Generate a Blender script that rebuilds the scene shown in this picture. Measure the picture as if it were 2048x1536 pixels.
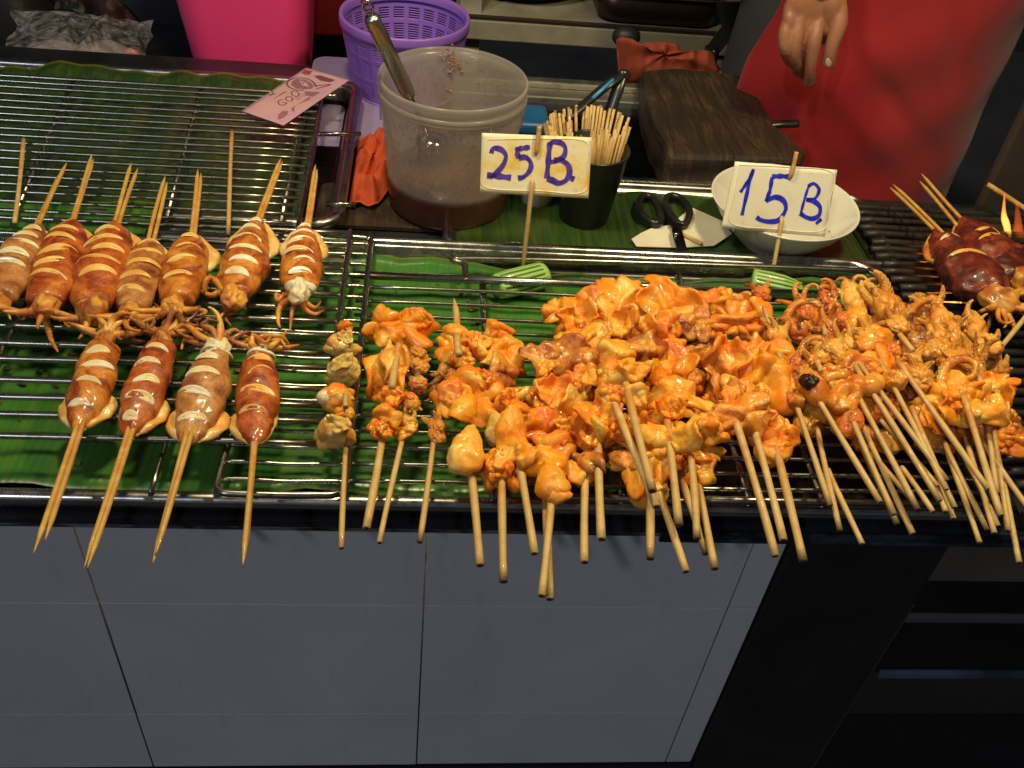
import bpy, math, random
import numpy as np
from mathutils import Matrix, Vector

for o in list(bpy.data.objects):
    bpy.data.objects.remove(o, do_unlink=True)
SC = bpy.context.scene
COL = SC.collection
rng = np.random.default_rng(7)
random.seed(7)

# ---------------------------------------------------------------- camera
FOC = 1900.0
_X = np.array([.99457, .03131, .09915]); _U = np.array([.0893, -.7458, -.66])
_U = _U / np.linalg.norm(_U); _X = _X - _U * _X.dot(_U); _X = _X / np.linalg.norm(_X)
RC = np.array([_X, np.cross(_U, _X), _U])          # camera axes (right, down, forward) -> world
CP = np.array([0.0, -0.54246, 0.58664])
cam_data = bpy.data.cameras.new("camera"); cam = bpy.data.objects.new("camera", cam_data); COL.objects.link(cam)
_m = Matrix.Identity(4)
_r, _d, _f = RC @ np.array([1, 0, 0]), RC @ np.array([0, 1, 0]), RC @ np.array([0, 0, 1])
for i in range(3):
    _m[i][0], _m[i][1], _m[i][2], _m[i][3] = _r[i], -_d[i], -_f[i], CP[i]
cam.matrix_world = _m
cam_data.sensor_width = 36.0; cam_data.lens = FOC / 2048 * 36.0
cam_data.clip_start = .02; cam_data.clip_end = 60
SC.camera = cam

# ---------------------------------------------------------------- sky, street light, exposure
SUN_DIR = Vector((-.42, -.62, .66)).normalized()    # towards the light
world = bpy.data.worlds.new("World"); SC.world = world; world.use_nodes = True
wn = world.node_tree; bg = wn.nodes["Background"]
sky = wn.nodes.new("ShaderNodeTexSky"); sky.sky_type = 'NISHITA'; sky.sun_disc = False
sky.sun_elevation = math.asin(SUN_DIR.z); sky.sun_rotation = math.atan2(SUN_DIR.x, SUN_DIR.y)
wn.links.new(sky.outputs[0], bg.inputs[0]); bg.inputs[1].default_value = .0105
sl = bpy.data.lights.new("sun", 'SUN'); sl.energy = .48; sl.angle = math.radians(3); sl.color = (.88, .90, 1)
so = bpy.data.objects.new("sun", sl); COL.objects.link(so)
so.rotation_euler = SUN_DIR.to_track_quat('Z', 'Y').to_euler()
SC.view_settings.view_transform = 'Standard'; SC.view_settings.look = 'None'
SC.view_settings.exposure = 0; SC.view_settings.gamma = 1
SC.view_settings.use_curve_mapping = False
LAMP_W = 12.5

# ---------------------------------------------------------------- rays of the camera onto real planes
def ray(x, y): return RC @ np.array([x - 1024., y - 768., FOC])
def at(x, y, z=0.):
    r = ray(x, y); return CP + (z - CP[2]) / r[2] * r
def aty(x, y, yy):
    r = ray(x, y); return CP + (yy - CP[1]) / r[1] * r
def atp(x, y, p0, n):
    r = ray(x, y); n = np.array(n, float); return CP + (np.array(p0) - CP).dot(n) / r.dot(n) * r
def depth(p): return (RC.T @ (np.array(p) - CP))[2]
def msize(px, p): return px * depth(p) / FOC
def unit(v):
    v = np.array(v, float); return v / (np.linalg.norm(v) + 1e-12)

# ---------------------------------------------------------------- objects
W = {}
def reg(o, parent=None, world=None):
    COL.objects.link(o)
    M = world if world is not None else Matrix.Identity(4)
    if parent is not None:
        o.parent = parent; o.matrix_parent_inverse = W[parent].inverted()
    o.matrix_basis = M; W[o] = M
    return o
def thing(name, label, cat, loc, group=None):
    o = bpy.data.objects.new(name, None); o.empty_display_size = .02
    reg(o, None, Matrix.Translation(Vector([float(v) for v in loc])))
    return tag(o, label, cat, group)
def tag(o, label=None, cat=None, group=None, kind=None):
    if label: o['label'] = label
    if cat: o['category'] = cat
    if group: o['group'] = group
    if kind: o['kind'] = kind
    return o
def mesh_data(name, V, F, mat, smooth=True, attr=None):
    me = bpy.data.meshes.new(name)
    me.from_pydata([tuple(map(float, v)) for v in V], [], [tuple(map(int, f)) for f in F])
    if smooth: me.polygons.foreach_set('use_smooth', [True] * len(me.polygons))
    if attr is not None:
        a = me.attributes.new('e', 'FLOAT', 'POINT'); a.data.foreach_set('value', np.asarray(attr, np.float32))
    for m in (mat if isinstance(mat, (list, tuple)) else [mat]): me.materials.append(m)
    me.update(); return me
def obj(name, geo, mat, parent=None, smooth=True, world=None, label=None):
    V, F = geo[0], geo[1]; A = geo[2] if len(geo) > 2 else None
    o = reg(bpy.data.objects.new(name, mesh_data(name, V, F, mat, smooth, A)), parent, world)
    if label: o['label'] = label
    return o
def share(name, me, parent=None, world=None):
    return reg(bpy.data.objects.new(name, me), parent, world)
def join(*gs):
    V, F, A, n = [], [], [], 0
    for g in gs:
        v = np.asarray(g[0], float); V.append(v); F += [tuple(int(i) + n for i in f) for f in g[1]]
        A.append(np.asarray(g[2], float) if len(g) > 2 and g[2] is not None else np.zeros(len(v))); n += len(v)
    return np.vstack(V), F, np.concatenate(A)
def bevel(o, w, seg=2):
    m = o.modifiers.new('bevel', 'BEVEL'); m.width = w; m.segments = seg; m.limit_method = 'ANGLE'; m.harden_normals = False
    return o

# ---------------------------------------------------------------- shapes
def box(a, b):
    x0, y0, z0 = a; x1, y1, z1 = b
    V = [(x0, y0, z0), (x1, y0, z0), (x1, y1, z0), (x0, y1, z0), (x0, y0, z1), (x1, y0, z1), (x1, y1, z1), (x0, y1, z1)]
    return np.array(V, float), [(0, 3, 2, 1), (4, 5, 6, 7), (0, 1, 5, 4), (1, 2, 6, 5), (2, 3, 7, 6), (3, 0, 4, 7)]
def prism(poly, z0, z1):
    n = len(poly); V = [(p[0], p[1], z0) for p in poly] + [(p[0], p[1], z1) for p in poly]
    F = [tuple(range(n))[::-1], tuple(range(n, 2 * n))] + [(i, (i + 1) % n, n + (i + 1) % n, n + i) for i in range(n)]
    return np.array(V, float), F
def prism3(P, off):
    P = np.array(P, float); n = len(P); V = np.vstack([P, P + np.array(off)])
    F = [tuple(range(n))[::-1], tuple(range(n, 2 * n))] + [(i, (i + 1) % n, n + (i + 1) % n, n + i) for i in range(n)]
    return V, F
def frames(P, up=None):
    P = np.asarray(P, float); T = np.gradient(P, axis=0); T /= (np.linalg.norm(T, axis=1)[:, None] + 1e-12)
    n = np.array(up, float) if up is not None else (np.array([0, 0, 1.]) if abs(T[0][2]) < .9 else np.array([1., 0, 0]))
    N = []
    for t in T:
        n = n - t * n.dot(t); n /= (np.linalg.norm(n) + 1e-12); N.append(n)
    N = np.array(N); return T, N, np.cross(T, N)
def tube(P, r, seg=10, closed=False, up=None, flat=1.0, rf=None):
    P = np.asarray(P, float); k = len(P); R = np.full(k, r, float) if np.isscalar(r) else np.asarray(r, float)
    T, N, B = frames(P, up); a = np.linspace(0, 2 * np.pi, seg, endpoint=False)
    rr = R[:, None] * np.ones(seg)[None]
    if rf is not None: rr = rr * rf(np.linspace(0, 1, k)[:, None], a[None])
    V = P[:, None] + (N[:, None] * (np.cos(a) * flat)[None, :, None] + B[:, None] * np.sin(a)[None, :, None]) * rr[..., None]
    V = V.reshape(-1, 3); F = []
    for i in range(k if closed else k - 1):
        for j in range(seg):
            i2 = (i + 1) % k; j2 = (j + 1) % seg
            F.append((i * seg + j, i * seg + j2, i2 * seg + j2, i2 * seg + j))
    if not closed:
        F.append(tuple(range(seg))[::-1]); F.append(tuple((k - 1) * seg + j for j in range(seg)))
    return V, F, np.repeat(np.linspace(0, 1, k), seg)
def bez(P, n=24):
    P = np.asarray(P, float); k = len(P)       # Catmull-Rom through the points
    Q = np.vstack([2 * P[0] - P[1], P, 2 * P[-1] - P[-2]]); out = []
    m = max(2, n // (k - 1))
    for i in range(k - 1):
        a, b, c, d = Q[i:i + 4]
        for t in np.linspace(0, 1, m, endpoint=False):
            out.append(.5 * ((2 * b) + (-a + c) * t + (2 * a - 5 * b + 4 * c - d) * t * t + (-a + 3 * b - 3 * c + d) * t ** 3))
    out.append(P[-1]); return np.array(out)
def lathe(prof, c, seg=48, axis=None, cap=True):
    a = np.linspace(0, 2 * np.pi, seg, endpoint=False); V = []
    for r, z in prof: V += [(r * math.cos(t), r * math.sin(t), z) for t in a]
    V = np.array(V); n = len(prof)
    F = [(i * seg + j, i * seg + (j + 1) % seg, (i + 1) * seg + (j + 1) % seg, (i + 1) * seg + j) for i in range(n - 1) for j in range(seg)]
    if cap:
        F.append(tuple(range(seg))[::-1])
        F.append(tuple((n - 1) * seg + j for j in range(seg)))
    if axis is not None:
        q = Vector((0, 0, 1)).rotation_difference(Vector([float(v) for v in axis])).to_matrix(); V = V @ np.array(q).T
    return V + np.array(c), F
def shell(G, t, rim=True, attr=None):
    """closed slab of thickness t round an (n,m,3) grid of points"""
    G = np.asarray(G, float); n, m = G.shape[:2]
    N = np.cross(np.gradient(G, axis=0), np.gradient(G, axis=1)); N /= (np.linalg.norm(N, axis=2)[..., None] + 1e-12)
    tt = np.asarray(t, float)
    if tt.ndim == 2: tt = tt[..., None]
    A = (G + N * tt / 2).reshape(-1, 3); B = (G - N * tt / 2).reshape(-1, 3); k = n * m
    F = []
    for i in range(n - 1):
        for j in range(m - 1):
            q = (i * m + j, (i + 1) * m + j, (i + 1) * m + j + 1, i * m + j + 1)
            F.append(q); F.append(tuple(k + v for v in q[::-1]))
    edge = [(0, j) for j in range(m - 1)] + [(i, m - 1) for i in range(n - 1)] + [(n - 1, j) for j in range(m - 1, 0, -1)] + [(i, 0) for i in range(n - 1, 0, -1)]
    L = len(edge)
    for q in range(L):
        a = edge[q][0] * m + edge[q][1]; b = edge[(q + 1) % L][0] * m + edge[(q + 1) % L][1]
        F.append((a, b, k + b, k + a))
    at_ = None if attr is None else np.concatenate([attr.ravel(), attr.ravel()])
    return np.vstack([A, B]), F, (at_ if at_ is not None else np.zeros(2 * k))
def snoise(P, scale, seed=0, k=6):
    g = np.random.default_rng(seed); P = np.asarray(P); out = np.zeros(P.shape[:-1])
    for i in range(k):
        d = g.normal(size=3); d = d / np.linalg.norm(d) * scale * g.uniform(.5, 1.6)
        out += np.sin(P @ d + g.uniform(0, 6.28)) / (k ** .5)
    return out
def blob(c, rad, axes=None, seg=22, rings=14, namp=.0, nscale=120, seed=0):
    V, F = [], []
    for i in range(rings + 1):
        th = math.pi * i / rings
        for j in range(seg):
            ph = 2 * math.pi * j / seg
            V.append((math.sin(th) * math.cos(ph), math.sin(th) * math.sin(ph), math.cos(th)))
    V = np.array(V)
    F = [(i * seg + j, (i + 1) * seg + j, (i + 1) * seg + (j + 1) % seg, i * seg + (j + 1) % seg) for i in range(rings) for j in range(seg)]
    E = V[:, 2] * .5 + .5; U = V.copy()
    V = V * np.array(rad)
    if axes is not None: V = V @ np.array(axes); U = U @ np.array(axes)
    V = V + np.array(c)
    if namp: V = V + U * (snoise(V, nscale, seed) * namp)[:, None]
    return V, F, E

# ---------------------------------------------------------------- materials
MT = {}
def newmat(name):
    m = bpy.data.materials.new(name); m.use_nodes = True; nt = m.node_tree
    return m, nt, nt.nodes["Principled BSDF"]
def setp(b, **k):
    for n, v in k.items(): b.inputs[n.replace('_', ' ')].default_value = v
def node(nt, t, **k):
    n = nt.nodes.new(t)
    for a, v in k.items(): setattr(n, a, v)
    return n
def pos(nt, scale=(1, 1, 1), rot=(0, 0, 0)):
    g = node(nt, 'ShaderNodeNewGeometry'); mp = node(nt, 'ShaderNodeMapping')
    mp.inputs['Scale'].default_value = scale; mp.inputs['Rotation'].default_value = rot
    nt.links.new(g.outputs['Position'], mp.inputs[0]); return mp.outputs[0]
def noise(nt, co, scale, detail=3, rough=.5, dist=0):
    n = node(nt, 'ShaderNodeTexNoise'); n.inputs['Scale'].default_value = scale; n.inputs['Detail'].default_value = detail
    n.inputs['Roughness'].default_value = rough; n.inputs['Distortion'].default_value = dist
    nt.links.new(co, n.inputs['Vector']); return n.outputs['Fac']
def ramp(nt, fac, stops):
    r = node(nt, 'ShaderNodeValToRGB'); e = r.color_ramp.elements
    while len(e) < len(stops): e.new(.5)
    for i, (p, c) in enumerate(stops):
        e[i].position = p; e[i].color = (c if len(c) == 4 else (*c, 1)) if not np.isscalar(c) else (c, c, c, 1)
    nt.links.new(fac, r.inputs[0]); return r.outputs[0]
def mix(nt, fac, a, b, mode='MIX'):
    m = node(nt, 'ShaderNodeMix', data_type='RGBA', blend_type=mode)
    for s, v in ((m.inputs[0], fac), (m.inputs[6], a), (m.inputs[7], b)):
        if hasattr(v, 'is_output') or isinstance(v, bpy.types.NodeSocket): nt.links.new(v, s)
        elif np.isscalar(v): s.default_value = v if s == m.inputs[0] else (v, v, v, 1)
        else: s.default_value = (*v, 1)
    return m.outputs[2]
def bump(nt, b, h, strength=.3, dist=.001):
    n = node(nt, 'ShaderNodeBump'); n.inputs['Strength'].default_value = strength; n.inputs['Distance'].default_value = dist
    nt.links.new(h, n.inputs['Height']); nt.links.new(n.outputs[0], b.inputs['Normal'])
def attr(nt):
    a = node(nt, 'ShaderNodeAttribute'); a.attribute_name = 'e'; return a.outputs['Fac']
def simple(name, c, rough=.5, metal=0, c2=None, nscale=30, stretch=(1, 1, 1), bumpd=0, coat=0, lo=.35, hi=.65, rvar=0, spec=.5):
    m, nt, b = newmat(name); setp(b, Base_Color=(*c, 1), Roughness=rough, Metallic=metal, Coat_Weight=coat)
    b.inputs['Specular IOR Level'].default_value = spec
    co = pos(nt, stretch)
    if c2 is not None or rvar or bumpd:
        f = noise(nt, co, nscale, 5, .6)
        if c2 is not None: nt.links.new(ramp(nt, f, [(lo, c), (hi, c2)]), b.inputs['Base Color'])
        if rvar: nt.links.new(ramp(nt, f, [(.3, max(0, rough - rvar)), (.7, min(1, rough + rvar))]), b.inputs['Roughness'])
        if bumpd: bump(nt, b, f, .6, bumpd)
    return m
def flesh(name, pale, mid, deep, char=(.03, .012, .008), edge=None, charlo=.66, sss=.30, rough=.42, sc=1.0, bumpd=.0008, ns=230):
    m, nt, b = newmat(name); co = pos(nt)
    f1 = noise(nt, co, 45 * sc, 3, .55, .4); f2 = noise(nt, co, 26 * sc, 2, .5, .8); f3 = noise(nt, co, 70 * sc, 4, .6, .5)
    c = ramp(nt, f1, [(.34, pale), (.5, mid), (.66, deep)])
    c = mix(nt, ramp(nt, f2, [(.5, 0.), (.72, .55)]), c, deep)
    if edge is not None:
        e = mix(nt, 1., attr(nt), ramp(nt, f3, [(.35, .2), (.6, 1.)]), 'MULTIPLY')
        c = mix(nt, ramp(nt, e, [(.45, 0.), (.95, .8)]), c, edge)
    c = mix(nt, ramp(nt, f3, [(charlo, 0.), (charlo + .09, .9)]), c, char)
    f4 = noise(nt, co, 420, 2, .5, .3); c = mix(nt, ramp(nt, f4, [(.72, 0.), (.76, .85)]), c, (.10, .03, .01))
    f5 = noise(nt, co, 33, 5, .7, 1.2); c = mix(nt, ramp(nt, f5, [(.60, 0.), (.70, .65)]), c, (min(.8, deep[0] * 1.05), deep[1] * .45, deep[2] * .4))
    nt.links.new(c, b.inputs['Base Color'])
    setp(b, Roughness=rough, Subsurface_Weight=sss, Subsurface_Scale=.008, Coat_Weight=.55, Coat_Roughness=.16)
    nt.links.new(ramp(nt, noise(nt, co, 60, 4, .6), [(.46, .02), (.62, .75)]), b.inputs['Coat Weight'])
    b.inputs['Subsurface Radius'].default_value = (1, .45, .18)
    nt.links.new(ramp(nt, f1, [(.3, rough - .1), (.7, rough + .15)]), b.inputs['Roughness'])
    bump(nt, b, noise(nt, co, ns, 5, .65, .4), .7, bumpd)
    return m

MT['orange'] = flesh('orange_squid_flesh', (.86, .47, .06), (.84, .31, .010), (.78, .19, .004), edge=(.78, .15, .005), charlo=.72)
MT['pale'] = flesh('pale_squid_flesh', (.86, .58, .15), (.86, .40, .035), (.82, .25, .006), edge=(.78, .18, .008), charlo=.74)
MT['pink'] = flesh('pinkish_squid_flesh', (.84, .46, .11), (.82, .31, .03), (.74, .19, .010), edge=(.72, .16, .010), charlo=.73)
MT['browned'] = flesh('browned_squid_skin', (.74, .38, .07), (.62, .20, .02), (.30, .055, .010), edge=(.12, .03, .03), charlo=.60)
MT['red'] = flesh('chili_red_flesh', (.86, .42, .05), (.84, .26, .012), (.74, .12, .004), edge=(.70, .08, .004), charlo=.72)
MT['octo'] = flesh('octopus_flesh', (.84, .47, .09), (.76, .30, .025), (.52, .13, .012), char=(.12, .035, .02), edge=(.78, .38, .06), charlo=.57, bumpd=.0016, ns=330)
MT['octored'] = flesh('red_octopus_flesh', (.80, .36, .05), (.74, .21, .015), (.52, .09, .008), char=(.08, .02, .015), edge=(.66, .16, .03), charlo=.56, bumpd=.0016, ns=330)
MT['ball'] = flesh('glazed_ball', (.80, .40, .07), (.72, .26, .025), (.56, .13, .010), charlo=.76, rough=.2)
MT['olive'] = flesh('whelk_meat', (.76, .60, .24), (.66, .42, .10), (.58, .26, .04), edge=(.74, .34, .05), charlo=.76, rough=.2)
MT['white'] = flesh('white_squid_flesh', (.84, .78, .66), (.82, .72, .50), (.78, .58, .28), charlo=.80, rough=.28)
MT['slitwarm'] = flesh('scored_flesh', (.84, .62, .30), (.82, .48, .14), (.76, .34, .06), charlo=.80, rough=.25)
MT['cutwhite'] = flesh('pale_cut_flesh', (.86, .80, .66), (.84, .72, .48), (.80, .56, .26), edge=(.50, .20, .05), charlo=.80, rough=.3)
MT['cutwarm'] = flesh('warm_cut_flesh', (.86, .62, .26), (.84, .48, .12), (.78, .34, .05), edge=(.46, .14, .03), charlo=.80, rough=.3)
def skin(name, a, b_, c):
    m, nt, b = newmat(name); co = pos(nt)
    f1 = noise(nt, co, 46, 5, .65, .8); f2 = noise(nt, co, 620, 3, .7); f3 = noise(nt, pos(nt, (1, .7, 1)), 52, 4, .65, .9)
    col = ramp(nt, f1, [(.34, a), (.50, b_), (.62, c)])
    col = mix(nt, ramp(nt, f2, [(.5, 0.), (.64, .45)]), col, c)
    col = mix(nt, ramp(nt, f3, [(.58, 0.), (.72, .8)]), col, (.09, .018, .012))
    nt.links.new(col, b.inputs['Base Color'])
    setp(b, Roughness=.38, Subsurface_Weight=.25, Subsurface_Scale=.006, Coat_Weight=.45, Coat_Roughness=.14); b.inputs['Subsurface Radius'].default_value = (1, .4, .15)
    bump(nt, b, noise(nt, co, 240, 5, .7, .3), .7, .0010); return m
MT['skin_red'] = skin('red_brown_squid_skin', (.66, .22, .035), (.46, .09, .014), (.20, .028, .009))
MT['skin_tan'] = skin('tan_squid_skin', (.64, .33, .11), (.46, .18, .05), (.26, .075, .022))
MT['skin_org'] = skin('orange_brown_squid_skin', (.76, .34, .05), (.56, .165, .018), (.25, .045, .010))
MT['skin_dark'] = skin('charred_squid_skin', (.34, .07, .02), (.16, .022, .012), (.06, .009, .008))
MT['tent'] = flesh('tentacle_flesh', (.74, .42, .08), (.64, .26, .04), (.40, .10, .02), char=(.05, .015, .01), edge=(.20, .05, .02), charlo=.62)
MT['tentdark'] = flesh('browned_tentacle', (.50, .24, .06), (.32, .10, .03), (.12, .03, .015), char=(.02, .008, .006), edge=(.05, .015, .01), charlo=.55)

def metal(name, c, rough, rv=.08, stretch=(1, 1, 1), ns=60, dirt=None):
    m, nt, b = newmat(name); co = pos(nt, stretch); f = noise(nt, co, ns, 5, .65)
    setp(b, Base_Color=(*c, 1), Metallic=1., Roughness=rough)
    nt.links.new(ramp(nt, f, [(.3, max(.03, rough - rv)), (.7, rough + rv)]), b.inputs['Roughness'])
    if dirt:
        f2 = noise(nt, pos(nt), 35, 5, .7); nt.links.new(mix(nt, ramp(nt, f2, [(.5, 0.), (.75, .8)]), c, dirt), b.inputs['Base Color'])
    return m
MT['steel'] = metal('stainless_steel', (.56, .56, .54), .26, dirt=(.30, .26, .20))
MT['rod'] = metal('rack_wire', (.36, .35, .32), .26, .04, dirt=(.16, .13, .10))
MT['iron'] = simple('sooty_grill_iron', (.012, .011, .011), .5, .3, (.035, .028, .022), 60, bumpd=.0008, coat=.1)
MT['blackgloss'] = simple('black_glossy_edge', (.008, .009, .012), .22, 0, (.02, .022, .028), 18, rvar=.12)
MT['black'] = simple('black_plastic', (.010, .010, .012), .28, 0, (.02, .02, .022), 40)
MT['blackmatte'] = simple('black_panel', (.006, .006, .007), .6, 0, (.012, .012, .013), 12)

def bamboo(name, a, b_, c):
    m, nt, b = newmat(name); co = pos(nt); oi = node(nt, 'ShaderNodeObjectInfo')
    f = noise(nt, co, 120, 4, .6, .2); f2 = noise(nt, pos(nt), 420, 2)
    col = ramp(nt, f, [(.3, a), (.55, b_), (.8, c)])
    col = mix(nt, ramp(nt, f2, [(.66, 0.), (.74, .5)]), col, (.16, .08, .03))
    col = mix(nt, ramp(nt, oi.outputs['Random'], [(0., 0.), (1., .35)]), col, (.42, .24, .07))
    st = mix(nt, 1., ramp(nt, attr(nt), [(.0, 1.), (.22, .9), (.55, .0)]), ramp(nt, noise(nt, pos(nt), 70, 4, .7), [(.42, 0.), (.60, 1.)]), 'MULTIPLY'); col = mix(nt, st, col, (.52, .20, .03))
    sc_ = mix(nt, 1., ramp(nt, attr(nt), [(.90, .0), (1., .8)]), ramp(nt, oi.outputs['Random'], [(.70, 0.), (.9, 1.)]), 'MULTIPLY'); col = mix(nt, sc_, col, (.07, .04, .02))
    nt.links.new(col, b.inputs['Base Color']); setp(b, Roughness=.55, Coat_Weight=.1)
    bump(nt, b, f2, .4, .0004); return m
MT['bamboo'] = bamboo('bamboo', (.66, .47, .21), (.58, .39, .15), (.44, .26, .08))
MT['bamboogold'] = bamboo('oiled_bamboo', (.72, .46, .13), (.62, .36, .08), (.46, .22, .04))
MT['stickend'] = simple('cut_bamboo_end', (.03, .015, .006), .8, 0, (.12, .07, .03), 300)

def leafmat(name, a, b_, rot=0, yel=(.16, .17, .015)):
    m, nt, b = newmat(name); co = pos(nt, (1, .06, 1), (0, 0, rot))
    w = node(nt, 'ShaderNodeTexWave', wave_type='BANDS', bands_direction='X'); w.inputs['Scale'].default_value = 48
    w.inputs['Distortion'].default_value = .6; w.inputs['Detail'].default_value = 2; nt.links.new(co, w.inputs[0])
    f = noise(nt, pos(nt), 14, 5, .6); g = noise(nt, co, 160, 3)
    c = ramp(nt, f, [(.3, a), (.7, b_)]); c = mix(nt, ramp(nt, noise(nt, pos(nt), 24, 5, .7, .5), [(.62, 0.), (.76, .6)]), c, (.10, .085, .02)); c = mix(nt, ramp(nt, w.outputs[1], [(.3, .0), (.9, .16)]), c, tuple(.6 * v for v in a))
    c = mix(nt, ramp(nt, g, [(.45, 0.), (.8, .3)]), c, yel); c = mix(nt, ramp(nt, attr(nt), [(.80, 0.), (1., .85)]), c, (.20, .22, .03))
    nt.links.new(c, b.inputs['Base Color']); setp(b, Roughness=.32, Coat_Weight=.25, Coat_Roughness=.25)
    bump(nt, b, w.outputs[1], .35, .0004); return m
MT['leaf'] = leafmat('banana_leaf', (.028, .135, .020), (.055, .205, .032))
MT['leafshade'] = leafmat('shade_tinted_banana_leaf', (.015, .044, .010), (.028, .064, .016), 0)  # darker copy of the leaf, with the shade mixed into its greens

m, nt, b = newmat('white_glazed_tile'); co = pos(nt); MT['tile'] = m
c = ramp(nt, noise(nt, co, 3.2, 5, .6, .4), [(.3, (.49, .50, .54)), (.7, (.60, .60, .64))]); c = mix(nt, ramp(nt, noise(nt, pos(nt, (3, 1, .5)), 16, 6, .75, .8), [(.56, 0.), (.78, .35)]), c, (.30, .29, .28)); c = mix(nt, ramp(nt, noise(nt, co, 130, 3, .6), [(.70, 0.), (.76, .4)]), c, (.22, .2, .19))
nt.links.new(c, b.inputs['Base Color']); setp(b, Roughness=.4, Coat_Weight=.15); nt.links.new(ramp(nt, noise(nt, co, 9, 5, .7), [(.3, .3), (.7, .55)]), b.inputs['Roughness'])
MT['grout'] = simple('grout', (.10, .10, .11), .9, 0, (.20, .20, .20), 30)
MT['caulk'] = simple('rough_caulk', (.02, .02, .022), .7, 0, (.16, .165, .18), 22, stretch=(1, 1, 8), lo=.45, hi=.6)
MT['pave'] = simple('dark_pavement', (.035, .035, .036), .7, 0, (.06, .058, .055), 6, bumpd=.002)

# ================================================================ setting
ZF = -.80
g = obj('ground', box((-6, -3, ZF - .05), (7, 9, ZF)), MT['pave']); g['kind'] = 'structure'

# tiled front wall under the counter
XE = float(aty(1510, 1231, 0)[0])
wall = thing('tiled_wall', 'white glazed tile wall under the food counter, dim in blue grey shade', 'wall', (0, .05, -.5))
obj('backing', box((-1.3, .0013, -.5), (XE - .001, .05, -.02)), MT['grout'], wall)
tile_me = {}
zs = [-.022, -.182, -.381, -.499]
for k in range(-5, 2):
    xa = .013 + .3005 * k + .0008; xb = min(.013 + .3005 * (k + 1) - .0008, XE)
    if xb <= xa: continue
    for i in range(3):
        za, zb = zs[i + 1] + .0009, zs[i] - .0009
        key = (round(xb - xa, 3), i)
        if key not in tile_me:
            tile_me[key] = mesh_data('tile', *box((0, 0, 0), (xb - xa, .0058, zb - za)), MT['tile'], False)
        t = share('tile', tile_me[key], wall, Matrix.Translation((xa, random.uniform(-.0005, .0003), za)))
        bevel(t, .0003, 1)
plinth = tag(obj('plinth', box((-1.3, -.004, ZF), (XE, .05, -.502)), MT['blackmatte'], smooth=False), kind='structure')

# countertop slab and the black cabinet to the right
XR = .50
counter = thing('countertop', 'long black stall countertop with glossy front edge above the tile wall', 'counter', (0, .3, -.06))
bevel(obj('top', prism([(-1.3, -.052), (1.4, -.052), (1.4, .50), (.46, .50), (.46, .735), (-.0, .735), (-.0, .80), (-1.3, .80)], -.0068, -.001), MT['blackgloss'], counter, False), .0015)
obj('underside', box((-1.3, -.02, -.020), (1.4, .48, -.0070)), MT['blackmatte'], counter, False)
obj('caulk_strip', box((-1.3, -.0495, -.0130), (XE + .05, -.0202, -.0070)), MT['caulk'], counter, False)
bevel(obj('edge_band', box((.20, -.0570, -.0125), (1.4, -.0530, .000)), simple('blue_reflection_black', (.006, .008, .012), .18, 0, (.050, .075, .10), 16, stretch=(1, 1, 3), lo=.48, hi=.7, rvar=.1), counter, False), .004)  # patchy blue tone paints a bluish reflection onto the black edge
cab = thing('grill_cabinet', 'black cabinet below the charcoal grill with open shelved recess', 'cabinet', (.75, .2, ZF))
bevel(obj('side_panel', box((XE + .003, -.004, ZF), (XR, .012, -.0135)), MT['blackmatte'], cab, False), .002)
obj('side_wall', box((XR - .012, .012, ZF), (XR, .6, -.026)), MT['blackmatte'], cab, False)
bevel(obj('edge_trim', box((XR, -.003, ZF), (XR + .003, .010, -.17)), simple('worn_edge_trim', (.03, .03, .032), .5), cab, False), .001)
obj('back_panel', box((XR, .22, ZF), (1.5, .235, -.026)), simple('dusty_brown_panel', (.030, .024, .018), .7, 0, (.018, .016, .014), 8), cab, False)
obj('recess_floor', box((XR, .0, ZF), (1.5, .219, ZF + .02)), MT['blackmatte'], cab, False)
obj('upper_panel', box((XR + .0065, .012, -.150), (1.5, .020, -.030)), simple('dusty_upper_panel', (.095, .082, .066), .7, 0, (.06, .054, .046), 8), cab, False)
for zz, yy, mm in ((-.235, .03, simple('grey_shelf_edge', (.07, .065, .07), .6)), (-.33, .02, simple('blue_steel_shelf_edge', (.16, .21, .34), .35, .4, (.05, .06, .09), 5))):
    sh = obj('shelf', box((XR + .004, yy + .004, zz - .008), (1.5, .218, zz)), MT['blackmatte'], cab, False)
    bevel(obj('shelf_edge', box((XR + .03, yy - .004, zz - .010), (1.5, yy + .003, zz + .004)), mm, sh, False), .003)

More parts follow.
